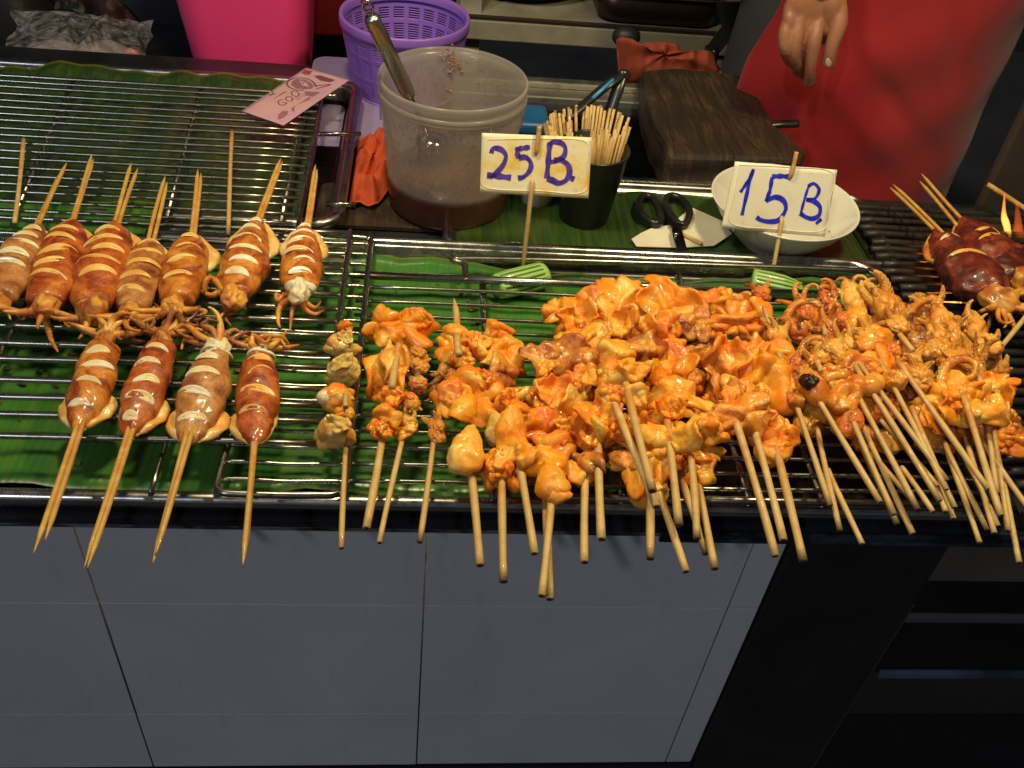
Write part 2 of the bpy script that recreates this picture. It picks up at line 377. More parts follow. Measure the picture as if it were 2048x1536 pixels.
# ---------------------------------------------------------------- trays
def rrect(x0, x1, y0, y1, r, n=7):
    P = []
    for cx, cy, a0 in ((x1 - r, y1 - r, 0), (x0 + r, y1 - r, 90), (x0 + r, y0 + r, 180), (x1 - r, y0 + r, 270)):
        for k in range(n + 1):
            a = math.radians(a0 + 90 * k / n); P.append((cx + r * math.cos(a), cy + r * math.sin(a)))
    return P
def loft(loops, cap_last=True, cap_first=False):
    n = len(loops[0]); V = np.array([p for L in loops for p in L], float); F = []
    for i in range(len(loops) - 1):
        F += [(i * n + j, i * n + (j + 1) % n, (i + 1) * n + (j + 1) % n, (i + 1) * n + j) for j in range(n)]
    if cap_last: F.append(tuple((len(loops) - 1) * n + j for j in range(n)))
    if cap_first: F.append(tuple(range(n))[::-1])
    return V, F
def tray(label, x0, x1, y0, y1, zr, lip=.010, dark=False, rad=.035):
    t = thing('serving_tray', label, 'tray', ((x0 + x1) / 2, (y0 + y1) / 2, 0), 'steel trays on the counter')
    m = MT['traydark'] if dark else MT['steel']
    def L(d, z): return [(x, y, z) for x, y in rrect(x0 + d, x1 - d, y0 + d, y1 - d, max(.006, rad - d))]
    obj('basin', loft([L(lip + .004, .0015), L(lip + .001, .006), L(lip, zr - .004), L(lip + .0015, zr - .003), L(lip + .003, zr - .006), L(lip + .007, .008)], False), m, t)
    obj('floor', loft([L(lip + .007, .008), L(lip + .009, .004), L(lip + .013, .003)]), MT['trayfloor'], t)
    obj('rim', loft([L(.001, zr - .008), L(0, zr - .006), L(0, zr - .002), L(.0015, zr), L(.004, zr + .0015), L(lip - .002, zr + .0012), L(lip + .0008, zr - .001), L(lip + .0012, zr - .004)], False), m, t)
    return t
MT['trayfloor'] = metal('void_dark_tray_floor', (.050, .048, .048), .30, .1, dirt=(.02, .017, .015))  # near-black floor colour stands in for the dark void under the pile
MT['traydark'] = metal('dull_dark_steel', (.36, .35, .36), .34, .08, dirt=(.16, .14, .14))
yB1 = float(at(1100, 486, .028)[1]); xB1 = float(at(1895, 760, .028)[0]); yB0 = float(at(600, 1008, .026)[1])
tray('long shallow steel tray along the front edge under all the skewers', -1.05, xB1, yB0, yB1, .027)
yA0 = yB1 + .012; yA1 = float(at(300, 134, .03)[1]); xA1 = float(at(722, 200, .03)[0])
tray('dull steel tray at the back left under the empty wire rack', -1.0, xA1, yA0, yA1, .030, .012, True)
xC0 = float(at(1060, 440, .012)[0]) - .1; yC1 = float(at(1300, 368, .014)[1])
tray('dark tray lined with leaf holding scissors and the bowl', xC0, .545, yB1 + .006, yC1 , .016, .008, True, .02)

# ---------------------------------------------------------------- banana leaves
def leaf_sheet(x0, x1, yb, yf, z, mat, label, amp=.006, nx=90, ny=26, group='banana leaves lining the trays', lift=.003, xr=None):
    xs = np.linspace(x0, x1, nx); G = np.zeros((ny, nx, 3)); A = np.zeros((ny, nx))
    sd = int(abs(x0 * 1000 + z * 7700)) % 97
    wv = lambda x, k: amp * (np.sin(x * 21 + k) + .6 * np.sin(x * 47 + 2 * k) + .4 * np.sin(x * 90 + k))
    for j, x in enumerate(xs):
        b = (yb(x) if callable(yb) else yb) + wv(x, 1.3 + sd); f_ = (yf(x) if callable(yf) else yf) + wv(x, 4.1 + sd)
        for i in range(ny):
            v = i / (ny - 1); y = f_ + (b - f_) * v
            xx = x + (xr * (v - .5) if xr else 0)
            G[i, j] = (xx, y, z + lift * (math.sin(x * 33 + y * 9 + sd) * .5 + .5) * (.3 + .7 * abs(2 * v - 1)) + lift * .35 * math.sin(x * 120 + 3 * y))
            G[i, j, 2] += (.020 if z == .010 else .003) * max(0, (v - .82) / .18) ** 1.6
            A[i, j] = max(abs(2 * v - 1), 0) ** 14
    o = obj('banana_leaf', shell(G, .0006, attr=A), mat); tag(o, label, 'leaf', group); return o
yb_ = lambda x: float(np.interp(x, [-.6, -.38, -.3, -.16, -.1, 0, .1, .2, .35, .5], [yA0 + .02, yA0 + .03, yA0 + .02, yA0 - .01, yB1 - .004, yB1 - .016, yB1 - .034, yB1 - .037, yB1 - .030, yB1 - .024]))
leaf_sheet(-.95, .475, yb_, lambda x: float(np.interp(x, [-.5, -.2, .1, .17, .24, .5], [-.026, -.030, -.034, -.02, .12, .16])), .0085, MT['leaf'], 'bright green banana leaf spread under the grilled squid and skewers', .003)
leaf_sheet(-.92, -.135, lambda x: yA1 - float(np.interp(x, [-.5, -.40, -.30, -.22, -.14], [.030, .012, .012, .022, .034])), yA0 + .02, .010, MT['leafshade'], 'banana leaf with shade put into its green, under the empty rack at the back left', .006, lift=.006)
leaf_sheet(xC0 + .015, .52, yC1 - .02, yB1 + .02, .008, MT['leafshade'], 'banana leaf with shade put into its colour under the scissors and the bowl', .002, lift=.002)
leaf_sheet(-.95, -.28, yA0 + .012, yA0 - .05, .031, MT['leaf'], 'narrow pale green leaf strip folded behind the upper squid row', .005, 60, 8)

gs = []
_g = np.random.default_rng(12)
for k in range(130):
    x, y = _g.uniform(-.40, .10), _g.uniform(-.01, .27)
    if k > 70: x, y = _g.uniform(-.38, -.20), _g.uniform(.08, .20)
    gs.append(blob((x, y, .0125), (_g.uniform(.001, .0045), _g.uniform(.0008, .0028), .0010), seg=7, rings=5, namp=.0006, nscale=600, seed=k)[:2])
tag(obj('food_scraps', join(*gs), simple('burnt_scraps', (.20, .07, .02), .5, 0, (.05, .015, .006), 200)), 'burnt crumbs and drips scattered on the leaf under the squid', 'scraps', kind='stuff')

# ---------------------------------------------------------------- racks
ROD = {}
def rod_mesh(L, r):
    key = (round(L, 4), r)
    if key not in ROD:
        P = np.stack([np.linspace(0, L, 14), .0006 * np.sin(np.linspace(0, 9, 14)), .0004 * np.sin(np.linspace(1, 6, 14))], 1)
        ROD[key] = mesh_data('rod', *tube(P, r, 8)[:2], MT['rod'])
    return ROD[key]
def rack(label, x0, x1, ys, z, r, frame, supports, group='wire racks'):
    t = thing('wire_rack', label, 'wire rack', ((x0 + x1) / 2, (ys[0] + ys[-1]) / 2, z), group)
    me = rod_mesh(x1 - x0, r)
    for y in ys: share('rod', me, t, Matrix.Translation((x0, float(y), z)) @ Matrix.Rotation(random.uniform(-.004, .004), 4, 'Z'))
    for P, rr in supports: obj('crossbar', tube(P, rr, 8), MT['rod'], t)
    for P, rr in frame: obj('frame', tube(P, rr, 10), MT['rod'], t)
    return t
def bar(x, y0, y1, z, r=.0026): return (np.array([(x, y, z) for y in np.linspace(y0, y1, 8)]), r)
z1 = .045
ys1 = np.linspace(float(at(200, 172, z1)[1]), float(at(200, 446, z1)[1]), 19)
c1 = float(at(635, 235, z1)[0]); ym, yM = ys1[-1] - .006, ys1[0] + .012
rk1 = rack('empty wire rack over the tray at the back left', -.85, c1 - .002, ys1, z1, .0022,
     [(bez([(-.85, yM, z1), (c1 - .04, yM, z1), (c1 - .008, yM - .003, z1), (c1, yM - .02, z1), (c1 + .004, .45, z1), (c1 + .004, ym, z1)], 40), .0026)],
     [(np.array([at(145, 165, z1 - .004), at(25, 440, z1 - .004)]), .0030), (np.array([at(402, 178, z1 - .004), at(332, 440, z1 - .004)]), .0030), (np.array([at(612, 205, z1 - .004), at(560, 450, z1 - .004)]), .0030)])
for a, b in (((628, 268), (722, 268)), ((652, 408), (712, 409))):
    obj('foot_bar', tube(np.array([at(*a, z1 - .001), at(*b, z1 - .001)]), .0028, 10), MT['rod'], rk1)
z2 = .046
x2 = float(at(684, 560, z2)[0])
ys2 = [float(at(500, p, z2)[1]) for p in (457, 486, 506, 531, 557, 583, 612, 640, 668, 700, 735, 770, 806, 842, 880)]
rack('wire rack carrying both rows of squid skewers', -.85, x2, ys2, z2, .0027,
     [bar(x2 + .002, ys2[-1] - .004, ys2[0] + .004, z2, .0030)],
     [bar(float(at(460, 560, z2)[0]), ys2[-1], ys2[0], z2 - .004), bar(float(at(30, 640, z2)[0]), ys2[-1], ys2[0], z2 - .004)])
z3 = .036
xl, xr_ = float(at(436, 960, z3)[0]), float(at(690, 985, z3)[0]); y3a, y3b = float(at(742, 476, z3)[1]), float(at(600, 990, z3)[1])
ys3 = np.linspace(y3a - .012, y3b + .014, 19)
rack('steel wire rack whose rounded frame shows left of the seafood pile', xl, xr_, ys3, z3, .0019,
     [(bez([(xl + .004, .05, z3), (xl, y3b + .02, z3), (xl + .003, y3b + .003, z3), (xl + .02, y3b, z3), (xr_ - .025, y3b, z3), (xr_ - .004, y3b + .004, z3), (xr_, y3b + .03, z3), (xr_, y3a - .02, z3), (xr_ - .002, y3a - .003, z3), (xr_ - .012, y3a, z3), (xr_ - .05, y3a + .002, z3)], 90), .0030)],
     [bar(float(at(322, 900, z3)[0]), y3b + .004, .1, z3 - .006, .0022)])
z4 = .034
x4a, x4b = float(at(700, 700, z4)[0]), float(at(1810, 640, z4)[0])
yb4 = float(at(1000, 562, z4)[1]); ys4 = [float(at(860, p, z4)[1]) for p in (580, 608, 636, 664, 690, 717, 746, 776, 806, 836, 867, 899, 932, 966)]
loop = bez([at(932, 563, z4), at(930, 530, z4), at(938, 518, z4), at(1340, 528, z4), at(1700, 541, z4), at(1742, 546, z4), at(1775, 580, z4), at(1792, 606, z4)], 60)
rack('large wire rack under the pile of squid and octopus skewers', x4a, x4b, ys4, z4, .0019,
     [(np.array([(x4a - .006, yb4, z4), (.2, yb4 + .001, z4), (x4b, yb4, z4)]), .0042), (loop, .0034),
      (np.array([(x4a - .006, yb4, z4), (.1, float(ys4[-1]) - .012, z4), (x4b, float(ys4[-1]) - .012, z4)][1:]), .0034)],
     [bar(float(at(968, 600, z4)[0]), ys4[-1] - .012, yb4, z4 - .005, .0038), bar(float(at(1376, 600, z4)[0]), ys4[-1] - .012, yb4 + .03, z4 - .005, .0036), bar(float(at(1240, 960, z4)[0]), ys4[-1] - .012, ys4[6], z4 - .005, .003),
      bar(.33, ys4[-1] - .012, ys4[6], z4 - .005, .003)])

# ---------------------------------------------------------------- charcoal grill
grill = thing('charcoal_grill', 'sooty charcoal grill with thick iron bars on the far right', 'grill', (.8, .2, 0), None)
gx0, gx1 = xB1 + .012, 1.15
gy1 = float(at(1900, 418, .02)[1]); gy0 = -.045
obj('pit_wall', join(box((gx0 - .004, gy0, .0), (gx1, gy0 + .006, .016)), box((gx0 - .004, gy1, .0), (gx1, gy1 + .008, .018)), box((gx0 - .004, gy0 + .006, .0), (gx0 + .002, gy1, .012))), MT['iron'], grill, False)
pys = np.arange(gy1 - .004, gy0 + .008, -.0152)
bm = {}
P = np.stack([np.linspace(0, gx1 - gx0, 40), np.zeros(40), np.zeros(40)], 1)
gb = mesh_data('grill_bar', *(lambda g: (g[0] + np.stack([np.zeros(len(g[0])), snoise(g[0], 300, 4) * .0004, snoise(g[0], 260, 9) * .0004], 1), g[1]))(tube(P, .0043, 10)), MT['iron'])
for y in pys: share('grill_bar', gb, grill, Matrix.Translation((gx0 + random.uniform(-.003, .006), float(y), .018 + random.uniform(-.001, .001))))
ember, nt, b = newmat('glowing_charcoal'); co = pos(nt); f = noise(nt, co, 90, 4, .6)
nt.links.new(ramp(nt, f, [(.4, (.02, .008, .004)), (.6, (1, .25, .03))]), b.inputs['Emission Color']); setp(b, Base_Color=(.03, .02, .015, 1), Emission_Strength=9., Roughness=.9)
coal = simple('charcoal', (.010, .010, .010), .9, 0, (.03, .028, .026), 80, bumpd=.002)
cms = []
for k in range(4):
    V, F, E = blob((0, 0, 0), (.020, .015, .011), seg=9, rings=6, namp=.003, nscale=90, seed=k); cms.append((mesh_data('charcoal', V, F, coal, False), mesh_data('ember', V, F, ember, False)))
for k in range(90):
    x, y = random.uniform(gx0 + .02, gx1 - .05), random.uniform(gy0 + .03, gy1 - .03)
    p = at(1925, 575, .004); hot = math.hypot(x - p[0], (y - p[1]) * .8) < .05 or math.hypot(x - .72, y - .36) < .035
    share('charcoal', cms[k % 4][1 if hot else 0], grill, Matrix.Translation((x, y, .004 + random.uniform(-.003, .002))) @ Matrix.Rotation(random.uniform(0, 6), 4, 'Z') @ Matrix.Scale(.75, 4))
def flame_mat(nm, c, e):
  fm, nt, b = newmat(nm); nt.nodes.remove(b); out = nt.nodes['Material Output']
  em = node(nt, 'ShaderNodeEmission'); em.inputs['Color'].default_value = c; em.inputs['Strength'].default_value = e
  nt.links.new(em.outputs[0], out.inputs['Volume']); return fm
fms = [flame_mat('flame', (1, .34, .05, 1), 240), flame_mat('faint_flame', (1, .17, .02, 1), 32)]
for lab, pts, r, s in (('tall bright yellow flame tongue rising beside the dark grilled squid', [(2018, 505), (2015, 460), (2008, 430), (2009, 388)], .0058, 0), ('fainter orange flame tongue at the right border of the grill', [(2030, 575), (2024, 520), (2036, 470), (2034, 405)], .015, 1)):
    Pp = [aty(x, y, .40) for x, y in pts]; Pp = bez(Pp, 24); k = len(Pp)
    rr = r * np.sin(np.linspace(.15, 1, k) ** .7 * np.pi * .98) + .0004
    tag(obj('flame', tube(Pp, rr * (1 + .12 * np.sin(np.linspace(0, 14, k))), 12, flat=.7), fms[s]), lab, 'flame', 'flames over the charcoal')

# ---------------------------------------------------------------- stall lamp (hangs over the middle of the counter)
lamp = thing('stall_lamp', 'two bulb lamp hanging above the stall counter', 'lamp', (.16, .13, .98))
obj('housing', join(box((-.28, .06, .992), (.60, .30, 1.02)), tube(np.array([(-.2, .13, 1.02), (-.2, .13, 1.6)]), .003, 6)[:2], tube(np.array([(.5, .13, 1.02), (.5, .13, 1.6)]), .003, 6)[:2]), simple('lamp_housing', (.6, .6, .6), .5), lamp, False)
for bx_, by_, sh_ in ((-.14, .24, .47), (.46, .12, .56)):
    obj('bulb_holder', lathe([(.0, .99), (.02, .99), (.018, .96), (.0, .96)], (bx_, by_, .0), 16), MT['black'], lamp)
    al = bpy.data.lights.new('bulb_light', 'AREA'); al.shape = 'DISK'; al.size = .12; al.energy = LAMP_W * sh_; al.color = (1, .82, .43)
    reg(bpy.data.objects.new('bulb_light', al), lamp, Matrix.Translation((bx_, by_, .955)))

# ================================================================ sticks
def stick_geo(a, b, r, sharp=None, seg=8, wob=.0006, rg=None):
    """bamboo stick from a to b; sharp: 'b' tapers the b end"""
    rg = rg or rng
    a, b = np.array(a, float), np.array(b, float); L = np.linalg.norm(b - a); n = 12
    s = np.linspace(0, 1, n); P = a + (b - a) * s[:, None]
    side = unit(np.cross(b - a, (0, 0, 1))); P = P + side * (np.sin(s * 3 + rg.uniform(0, 6))[:, None] * wob) + np.array([0, 0, 1]) * (np.sin(s * np.pi)[:, None] * wob * rg.uniform(-1, 1.5))
    R = np.full(n, r) * (1 + .06 * np.sin(s * 9 + rg.uniform(0, 6)))
    if sharp == 'b':
        k = max(.0, 1 - .018 / L); s2 = np.concatenate([np.linspace(0, k, 9), np.linspace(k, 1, 7)[1:]])
        P = np.stack([np.interp(s2, s, P[:, i]) for i in range(3)], 1); R = np.interp(s2, [0, k, 1], [r, r, .00035])
    return tube(P, R, seg)
def stick(parent, a, b, r, mat='bamboo', sharp=None, name='stick', end=False):
    o = obj(name, stick_geo(a, b, r, sharp), MT[mat], parent)
    if end:
        d = unit(np.array(b) - np.array(a)); e = np.array(b)
        obj('cut_end', tube(np.array([e - d * .0004, e + d * .0003]), r * .62, 8), MT['stickend'], o)
    return o

# ================================================================ squid on skewers
def tentacle(P, r0, r1, seg=12, suck=.32, pitch=2.2, up=None, rough=.06, seed=0):
    P = np.asarray(P, float); k = len(P); L = np.linalg.norm(np.diff(P, axis=0), axis=1).sum()
    s = np.linspace(0, 1, k); R = r1 + (r0 - r1) * (1 - s) ** .85
    cyc = L / (pitch * (r0 + r1) * .5)
    def rf(s_, a_):
        bump_ = (.5 + .5 * np.cos(2 * np.pi * cyc * s_)) * np.exp(-((np.abs(np.angle(np.exp(1j * (a_ - np.pi)))) - .55) / .38) ** 2)
        return 1 + suck * 1.5 * bump_ + rough * np.sin(9 * a_ + 40 * s_ + seed) * np.sin(60 * s_ + seed) - .25 * np.exp(-(np.angle(np.exp(1j * (a_ - np.pi))) / .3) ** 2)
    return tube(P, R, seg, up=up, rf=rf)
def curl_path(o, d, n, L, k0, k1, k=46, pw=2.5):
    """path in the plane of d and n, curvature growing to the tip"""
    d, n = unit(d), unit(np.array(n) - unit(d) * np.dot(n, unit(d))); ds = L / (k - 1); th = 0; P = [np.array(o, float)]
    for i in range(1, k):
        s = i / (k - 1); th += (k0 + k1 * s ** pw) * ds
        P.append(P[-1] + (d * math.cos(th) + n * math.sin(th)) * ds)
    return np.array(P)

def vn0(V, wl, amp, seed): return np.stack([snoise(V, 6.283 / wl, seed + i, 7) for i in range(3)], 1) * amp
def vnoise(V, wl, amp, seed):
    return np.stack([snoise(V, 6.283 / wl, seed + i, 7) for i in range(3)], 1) * amp
def lumpy(rg, w, h, d, amp=.10, seg=34, rings=24, ridge=.10):
    """knobbly fleshy body"""
    V, F, E = blob((0, 0, 0), (w / 2, h / 2, d / 2), seg=seg, rings=rings); V = np.array(V); U = V / (np.array([w, h, d]) / 2); sd = int(rg.integers(1e6)); m = min(w, h)
    s1 = snoise(U, 2.6, sd, 7); s2 = snoise(U, 6.5, sd + 3, 7); V = V + U * (amp * m * s1 + ridge * m * (np.abs(s2) ** .7 * -.6 + .25))[:, None]
    V = V + vnoise(V, .012, .0007, sd) + vnoise(V, .005, .00025, sd + 5)
    return V, F, E
def orient(g, p, A): return np.asarray(g[0]) @ A + p, g[1], g[2]
SQG = 'whole scored squid on skewers'
def squid(label, H, T, wpx, skinm, slitm, slits, sticks, z=.064, zt=None, tents=(), headoff=.0, seed=0, fins=(1, 1), slitw=1., finm='slitwarm', tmat='tent', headm='tent', smat='bamboogold', bow=1, collar=False, wr=.0005):
    rg = np.random.default_rng(seed + 50)
    h, t = at(*H, z), at(*T, zt if zt is not None else z - .004)
    a = unit(t - h); L = np.linalg.norm(t - h); mid = (h + t) / 2; Wm = msize(wpx, mid) / 2
    up = unit(np.array([0, 0, 1.]) - a * a[2]); s = np.cross(a, up)
    th = thing('squid_skewer', label, 'squid skewer', (mid[0], mid[1], z - .018), SQG)
    pj = 1 + rg.uniform(-.07, .07, 9); tpr = rg.uniform(.86, 1.06); prof = lambda u: np.interp(u, [0, .04, .15, .35, .58, .75, .87, .95, 1], np.array([.60, .72, .88, 1.0, .95 * tpr, .78 * tpr, .54 * tpr, .30, .09]) * pj)
    n, seg = 44, 34; u = np.linspace(0, 1, n); ph = np.linspace(0, 2 * np.pi, seg, endpoint=False)
    def surf(u_, p_, off=0):
        w = prof(u_) * Wm; b = 1 + .03 * np.sin(u_ * 19 + seed + np.cos(p_)) + .045 * np.sin(2 * p_ + u_ * 5 + seed) + .03 * np.sin(3 * p_ - u_ * 11 + 2 * seed)
        sag = -.002 * np.sin(np.pi * u_)
        return h + a * (u_ * L)[..., None] + s * ((w * b + off) * np.cos(p_))[..., None] + up * (((w * b * .70) + off) * np.sin(p_) + sag)[..., None]
    UU, PP = np.meshgrid(u, ph, indexing='ij'); V = surf(UU, PP).reshape(-1, 3)
    # slight dents behind every cut
    F = [(i * seg + j, i * seg + (j + 1) % seg, (i + 1) * seg + (j + 1) % seg, (i + 1) * seg + j) for i in range(n - 1) for j in range(seg)]
    F.append(tuple(range(seg))[::-1]); F.append(tuple((n - 1) * seg + j for j in range(seg)))
    V = V + up * (snoise(V, 170, seed)[:, None] * .0009) + vn0(V, .014, wr, seed) + vn0(V, .006, wr * .45, seed + 7)
    obj('mantle', (V, F), MT[skinm], th)
    # scored cuts: raised lips of pale flesh
    sgn = 1. if bow > 0 else -1.
    for q, u0 in enumerate(slits):
        Ph = math.radians(rg.uniform(36, 57)); sk = rg.uniform(-.22, .22); hw = rg.uniform(.0022, .0046) * slitw; gap = rg.choice([.35, .7, 1.]); nn, mm = 22, 9
        f = np.linspace(-1, 1, nn)[:, None] * np.ones(mm)[None]; c = np.linspace(-1, 1, mm)[None] * np.ones(nn)[:, None]
        env = np.clip(1 - f * f, 0, 1) ** .8; phi = np.pi / 2 + sk + f * Ph
        uu = u0 + (sgn * .034 * (1 - f * f) - .017 * sgn) + c * env * hw / L + .022 * rg.uniform(-1, 1) * f
        off = .0001 + env ** .6 * (.0009 * np.sqrt(np.clip(1 - c * c, 0, 1)) + .0009 * np.exp(-((c * sgn - .72) / .22) ** 2) - .0009 * np.exp(-((c * sgn + .1) / .35) ** 2)) * rg.uniform(.9, 1.4)
        off = np.where(np.abs(c) > .99, -.0004, off); off = np.where(np.abs(f) > .99, -.0004, off)
        G = surf(np.clip(uu, 0, 1), phi, off)
        Vs = G.reshape(-1, 3); Fs = [(i * mm + j, (i + 1) * mm + j, (i + 1) * mm + j + 1, i * mm + j + 1) for i in range(nn - 1) for j in range(mm - 1)]
        obj('cut', (Vs, Fs, (1.1 * np.exp(-((c * sgn + .15) / .30) ** 2) * env ** .5 * gap).ravel()), MT['cutwhite' if slitm == 'white' else 'cutwarm'], th)
    # fins at the pointed end
    for k, sd in enumerate((1, -1)):
        if not fins[k]: continue
        E = Wm * .62 * fins[k]; nu, nv = 16, 7; G = np.zeros((nu, nv, 3)); A = np.zeros((nu, nv))
        for i in range(nu):
            ui = .56 + .42 * i / (nu - 1); base = surf(np.array(ui), np.array(math.radians(-28) if sd > 0 else math.radians(208)), -.001)
            ext = E * math.sin(math.pi * min(1, max(0, i / (nu - 1)))) ** .65
            for j in range(nv):
                v = j / (nv - 1)
                G[i, j] = base + s * sd * ext * v + up * (.003 * math.sin(v * 2.4) - .004 * v + .0012 * math.sin(i * 1.1 + seed)) - a * .004 * v
                A[i, j] = v
        tt = .0034 * np.sqrt(np.clip(1 - (np.abs(2 * np.linspace(0, 1, nu) - 1) ** 6)[:, None] * 1., .05, 1)) * (1 - .75 * (np.linspace(0, 1, nv) ** 5)[None])
        obj('fin', shell(G, tt, attr=A), MT[finm], th)
    # head and arms at the open end
    hc = h - a * (.30 * Wm) + up * .001
    hg = lumpy(rg, Wm * 1.0, Wm * 1.5, Wm * .9, .08, ridge=.12); hd = obj('head', orient(hg, hc, np.array([s, a, up])), MT[headm], th)
    if collar:
        gp = []
        for x in np.linspace(0, 2 * np.pi, 34, endpoint=False):
            gp.append([h - a * (.0006 + q_ * .0016) + (s * math.cos(x) * .66 + up * math.sin(x) * .52) * Wm * (1 + .10 * math.sin(3 * x + seed) + .05 * q_ * math.sin(7 * x)) * (1 - .12 * q_) for q_ in range(4)])
        gp.append(gp[0]); obj('collar', shell(np.array(gp), .0022), MT[headm], th)
    for q, tp in enumerate(tents):
        if isinstance(tp[0], tuple):          # measured path
            P = [hc - a * Wm * .3] + [at(x, y, zz) for x, y, zz in tp]; P = bez(P, 44); r0 = .0034
            obj('tentacle', tentacle(P, r0, .0007, seed=q), MT[tmat if q % 3 else 'tent'], th)
        else:
            ang, L_, k0, k1 = tp; d = -a * math.cos(math.radians(ang)) + s * math.sin(math.radians(ang)) + up * rg.uniform(-.25, .35)
            nn_ = s * (1 if ang > 0 else -1) * rg.choice([-1, 1]) + up * rg.uniform(-.2, .9)
            P = curl_path(hc - a * Wm * .35 + s * math.sin(math.radians(ang)) * Wm * .35, d, nn_, L_, k0, k1)
            P[:, 2] = np.maximum(P[:, 2], .049 + .002 * rg.random())
            obj('tentacle', tentacle(P, rg.uniform(.0028, .0042), .0008, seed=q), MT[tmat if q % 3 else 'tent'], th)
    for (ex, ey, ez), (nx_, ny_) in sticks:
        e = at(ex, ey, ez); n0 = at(nx_, ny_, z - .004)
        stick(th, n0 + unit(n0 - e) * .02, e, .0021, smat, 'b')
    return th
def rt(n, seed, L=(.03, .05), spread=75):
    g = np.random.default_rng(seed); return [(float(x + g.uniform(-8, 8)), float(g.uniform(*L)), float(g.uniform(-12, 12)), float(g.uniform(60, 190))) for x in np.linspace(-spread, spread, n)]

squid('tan brown squid cut off by the left border, white cuts, upper row', (-6, 595), (78, 450), 100, 'skin_tan', 'white', (.30, .44, .58, .72, .86), [((133, 325, .060), (80, 447)), ((124, 342, .058), (72, 447))],
      tents=[[(8, 615, .056), (22, 640, .05)]] + rt(3, 1), seed=1)
squid('red brown squid with dark patches and a long dangling strand, upper row', (92, 605), (144, 440), 100, 'skin_red', 'slitwarm', (.20, .33, .47, .62, .76, .90), [((184, 308, .062), (144, 440)), ((188, 318, .060), (148, 440))], smat='bamboogold',
      tents=[[(70, 625, .056), (42, 640, .052)], [(110, 632, .056), (140, 640, .05)], [(95, 650, .05), (103, 680, .05), (116, 704, .05)]] + rt(3, 2, (.02, .03)), seed=2)
squid('deep red squid with orange cuts and two separated stick tips, upper row', (186, 615), (230, 445), 110, 'skin_red', 'slitwarm', (.24, .38, .52, .65, .80), [((264, 325, .062), (228, 445)), ((276, 336, .058), (238, 450))],
      tents=[[(178, 640, .056), (140, 652, .05), (122, 632, .052)], [(160, 640, .055), (130, 640, .05)], [(190, 645, .055), (170, 655, .05)]] + rt(3, 3, (.02, .03)), seed=3)
squid('dull tan squid between the deep red one and the orange one, upper row', (262, 620), (303, 476), 88, 'skin_tan', 'slitwarm', (.15, .32, .50, .68, .84), [((330, 352, .062), (299, 474)), ((335, 364, .058), (307, 478))], tents=rt(7, 4, (.02, .04)), seed=4, tmat='tentdark')
squid('orange brown squid with a pointed fin on its right side, upper row', (352, 605), (385, 465), 92, 'skin_org', 'slitwarm', (.24, .46, .66, .86), [((396, 338, .062), (382, 464)), ((401, 346, .058), (390, 466))],
      tents=[[(330, 625, .058), (305, 604, .056)], [(375, 618, .056), (402, 612, .055)], [(360, 635, .055), (395, 640, .052), (408, 628, .053)]] + rt(4, 5, (.025, .04)), seed=5, fins=(1.15, .4), tmat='tentdark')
squid('squid with six white cuts and wide curling arms, upper row', (470, 590), (517, 436), 90, 'skin_org', 'white', (.14, .30, .46, .62, .77, .91), [((562, 317, .062), (516, 434)), ((566, 322, .059), (521, 436))],
      tents=[[(430, 560, .066), (412, 560, .07), (410, 585, .06), (420, 548, .062)], [(440, 585, .062), (420, 590, .06), (385, 575, .058), (345, 585, .058)], [(500, 578, .064), (515, 565, .064)], [(448, 600, .062), (452, 620, .058), (438, 634, .056), (410, 636, .055)], [(475, 600, .06), (470, 622, .056), (450, 632, .054), (462, 652, .05)], [(480, 605, .056), (492, 620, .052)]], seed=6, bow=1)
squid('rightmost squid of the upper row with bright white cuts beside the rack frame', (600, 578), (610, 450), 84, 'skin_org', 'white', (.12, .28, .45, .62, .78, .92), [((632, 329, .062), (612, 450)), ((635, 338, .059), (617, 452))],
      tents=[[(590, 588, .062), (592, 575, .066), (585, 566, .068)], [(570, 590, .060), (556, 600, .058), (552, 588, .06), (562, 592, .06)], [(562, 610, .056), (556, 640, .052), (560, 655, .05)], [(612, 605, .058), (630, 615, .054), (642, 603, .054)], [(610, 618, .055), (630, 628, .052), (648, 620, .052)], [(585, 620, .056), (580, 660, .050)]], seed=7, headm='white', collar=True)

bt = dict(bow=1, z=.062, zt=.056)
squid('squid with a yellow bare patch, left end of the lower row', (208, 690), (152, 866), 86, 'skin_org', 'white', (.16, .34, .52, .76), [((67, 1106, .050), (150, 864)), ((91, 1083, .050), (158, 866))],
      tents=[[(210, 650, .068), (196, 635, .07), (190, 625, .07)], [(225, 640, .07), (245, 626, .076), (262, 632, .072), (250, 650, .07)], [(235, 648, .068), (262, 640, .068), (255, 655, .064)], [(240, 670, .060), (270, 680, .056), (290, 682, .055)]] + rt(4, 8, (.025, .04)), seed=8, bow=-1, fins=(1.1, 1.0), z=.062, zt=.056)
squid('squid with five white cuts whose paired tips touch, second of the lower row', (322, 688), (254, 878), 88, 'skin_red', 'white', (.12, .30, .48, .66, .84), [((168, 1136, .050), (251, 878)), ((175, 1136, .052), (258, 880))], tents=rt(9, 9, (.03, .045)), seed=9, bow=-1, tmat='tentdark', fins=(.35, .95), z=.062, zt=.056)
